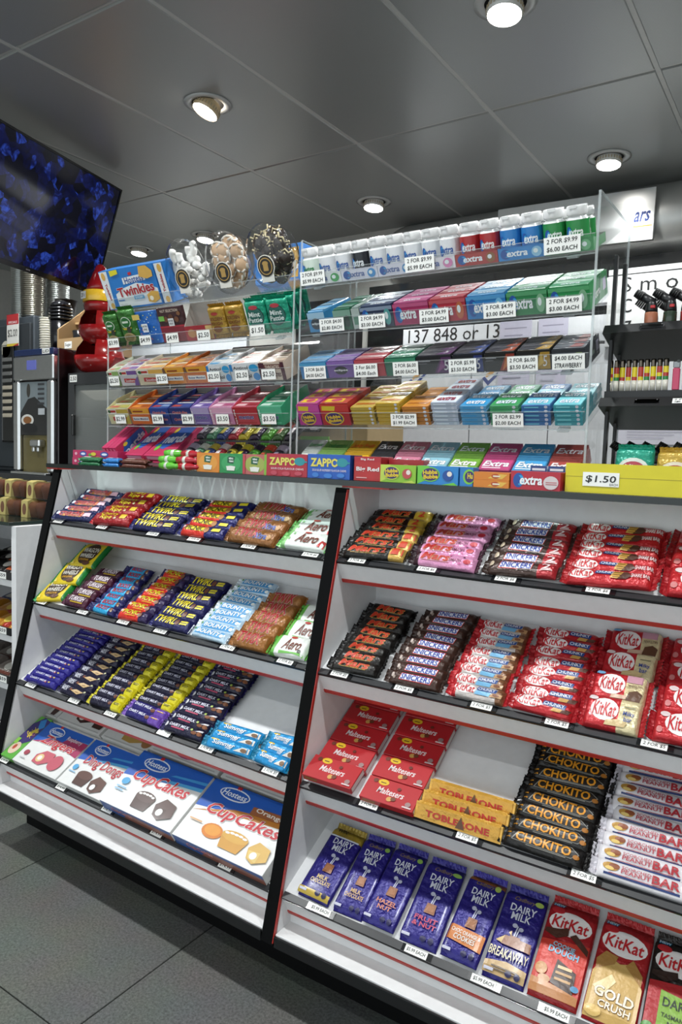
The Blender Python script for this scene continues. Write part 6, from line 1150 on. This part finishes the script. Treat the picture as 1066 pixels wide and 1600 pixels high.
vc = MB().box(-.09, 0, 0, .09, .003, .07).obj('card_flap', mat('6a2028', 'card'), None, T3(-2.82, 2.30, 1.540) @ RX(-20) @ RY(12)); tag(vc, 'dark red card flap leaning by the red sweet tower', 'card'); link('oval_print', print_mesh('oval_print', [E(.4, .5, .24, .3, '8a4a50'), E(.4, .5, .2, .25, '6a2028')], .18, .07), vc, T3(0, 0, .035) @ FRONT)
cb_ = MB().box(-.35, 0, 0, .35, .2, .17, ch=.002).obj('maroon_box', mat('7c2834', 'card'), None, T3(-2.30, 2.55, 1.45)); tag(cb_, 'maroon carton behind the left stand', 'carton')
ps = MB().box(-.35, 0, 1.036, .35, .35, 1.45).obj('back_bench', mat('2a2a2c', 'paint'), None, T3(-2.30, 2.5, 0)); tag(ps, 'dark bench unit behind the left stand', 'counter')
sb = MB().box(-2.40, 2.24, 0, -1.90, 2.86, 1.035).obj('low_bench', mat('303234', 'paint')); tag(sb, 'low dark bench behind the counter', 'counter')

# ---- till monitor behind the left stand
pm_ = empty('till_monitor', T3(-1.62, 1.98, 1.20), 'black till monitor seen between tiers of the left stand', 'monitor')
MB().box(-.20, 0, .06, .20, .03, .36, ch=.008).obj('screen_case', DK, pm_); MB().box(-.03, .02, -.04, .03, .05, .10, ch=.004).obj('stem', DK, pm_); MB().box(-.12, -.05, -.05, .12, .12, -.04, ch=.003).obj('foot', DK, pm_)
tb = MB().box(-1.98, 1.86, 0, -1.1, 2.22, 1.149, ch=.004).obj('till_bench', mat('8a8680', 'paint')); tag(tb, 'grey work bench on the staff side of the counter', 'counter')
bx = MB().box(0, 0, 0, .30, .24, .20, ch=.002).obj('cardboard_box', mat('8c7a5c', 'matte'), None, T3(-1.55, 2.02, 1.15)); tag(bx, 'brown cardboard box on the staff bench', 'box'); MB().box(.0, .10, .2005, .30, .14, .2012).obj('packing_tape', mat('a89878', 'gloss'), bx)
# dark upright beside the cabinet wall
up = MB().box(-2.62, 3.40, 0, -2.32, 3.66, 2.05, ch=.004).obj('dark_cupboard', mat('1a1a1b', 'paint')); tag(up, 'tall black cupboard left of the white cabinet doors', 'cupboard')
MB().box(-2.60, 3.392, .05, -2.34, 3.40, 2.0, ch=.002).obj('door', mat('222223', 'paint'), up)

# ================================================================== wall screen
def screen_mat():
    m = bpy.data.materials.new('camera_feed_screen'); m.use_nodes = True; nt = m.node_tree; b = nt.nodes['Principled BSDF']
    tc = nt.nodes.new('ShaderNodeTexCoord'); mp = nt.nodes.new('ShaderNodeMapping'); mp.inputs['Scale'].default_value = (13, 13, 13)
    v = nt.nodes.new('ShaderNodeTexVoronoi'); v.inputs['Scale'].default_value = 1.6; v.feature = 'F1'
    n = nt.nodes.new('ShaderNodeTexNoise'); n.inputs['Scale'].default_value = 1.4; n.inputs['Detail'].default_value = 8; n.inputs['Distortion'].default_value = 2.5
    nt.links.new(tc.outputs['Object'], mp.inputs[0]); nt.links.new(mp.outputs[0], v.inputs['Vector']); nt.links.new(mp.outputs[0], n.inputs['Vector'])
    mul = nt.nodes.new('ShaderNodeMath'); mul.operation = 'MULTIPLY'
    sp = nt.nodes.new('ShaderNodeSeparateColor'); nt.links.new(v.outputs['Color'], sp.inputs[0]); nt.links.new(sp.outputs[0], mul.inputs[0]); nt.links.new(n.outputs['Fac'], mul.inputs[1])
    r = nt.nodes.new('ShaderNodeValToRGB'); e = r.color_ramp.elements
    e[0].position = .12; e[0].color = (0.001, .0015, .008, 1); e[1].position = .70; e[1].color = (.05, .14, .85, 1)
    k = e.new(.40); k.color = (.003, .008, .10, 1)
    nt.links.new(mul.outputs[0], r.inputs[0]); nt.links.new(r.outputs[0], b.inputs['Emission Color']); b.inputs['Emission Strength'].default_value = .6
    b.inputs['Base Color'].default_value = (.004, .004, .006, 1); b.inputs['Roughness'].default_value = .08
    return m
TVW, TVH = .95, .525
dvec = Vector((.26, -.965, 0)).normalized(); nvec = Vector((.965, .26, 0)).normalized()
tl = R_(17)
upv = Vector((nvec.x * math.sin(tl), nvec.y * math.sin(tl), math.cos(tl))); fn = (-dvec).cross(upv).normalized()
TC = Vector((-2.985, 2.447, 2.45))
ctr = TC + dvec * TVW / 2 - upv * TVH / 2
ex = -dvec; ez = upv; ey = ez.cross(ex)
MT = Matrix(((ex.x, ey.x, ez.x, ctr.x), (ex.y, ey.y, ez.y, ctr.y), (ex.z, ey.z, ez.z, ctr.z), (0, 0, 0, 1)))
tv = empty('wall_screen', MT, 'large black-framed screen showing dark blue camera pictures', 'television')
sgn = 1 if ey.dot(nvec) > 0 else -1
def ybox(x0, ya, z0, x1, yb, z1, **k): return MB().box(x0, min(sgn * ya, sgn * yb), z0, x1, max(sgn * ya, sgn * yb), z1, **k)
ybox(-TVW / 2, -.05, -TVH / 2, TVW / 2, -.004, TVH / 2, ch=.003).obj('case', DK, tv)
for a in ((-TVW / 2, TVH / 2 - .010, TVW / 2, TVH / 2), (-TVW / 2, -TVH / 2, TVW / 2, -TVH / 2 + .022), (-TVW / 2, -TVH / 2 + .022, -TVW / 2 + .010, TVH / 2 - .010), (TVW / 2 - .010, -TVH / 2 + .022, TVW / 2, TVH / 2 - .010)): ybox(a[0], -.0035, a[1], a[2], .004, a[3]).obj('bezel', mat('0c0c0e', 'gloss'), tv)
ybox(-TVW / 2 + .0105, -.0035, -TVH / 2 + .0225, TVW / 2 - .0105, .001, TVH / 2 - .0105).obj('screen', [screen_mat()], tv)
ybox(-.012, .004, -TVH / 2 + .008, .012, .0046, -TVH / 2 + .014).obj('maker_badge', mat('b0b0b4', 'metal'), tv)
MB().tube([Vector((0, -sgn * .05, 0)), Vector((0, -sgn * .14, .05))], .02, 10).obj('mount_arm', DK, tv);
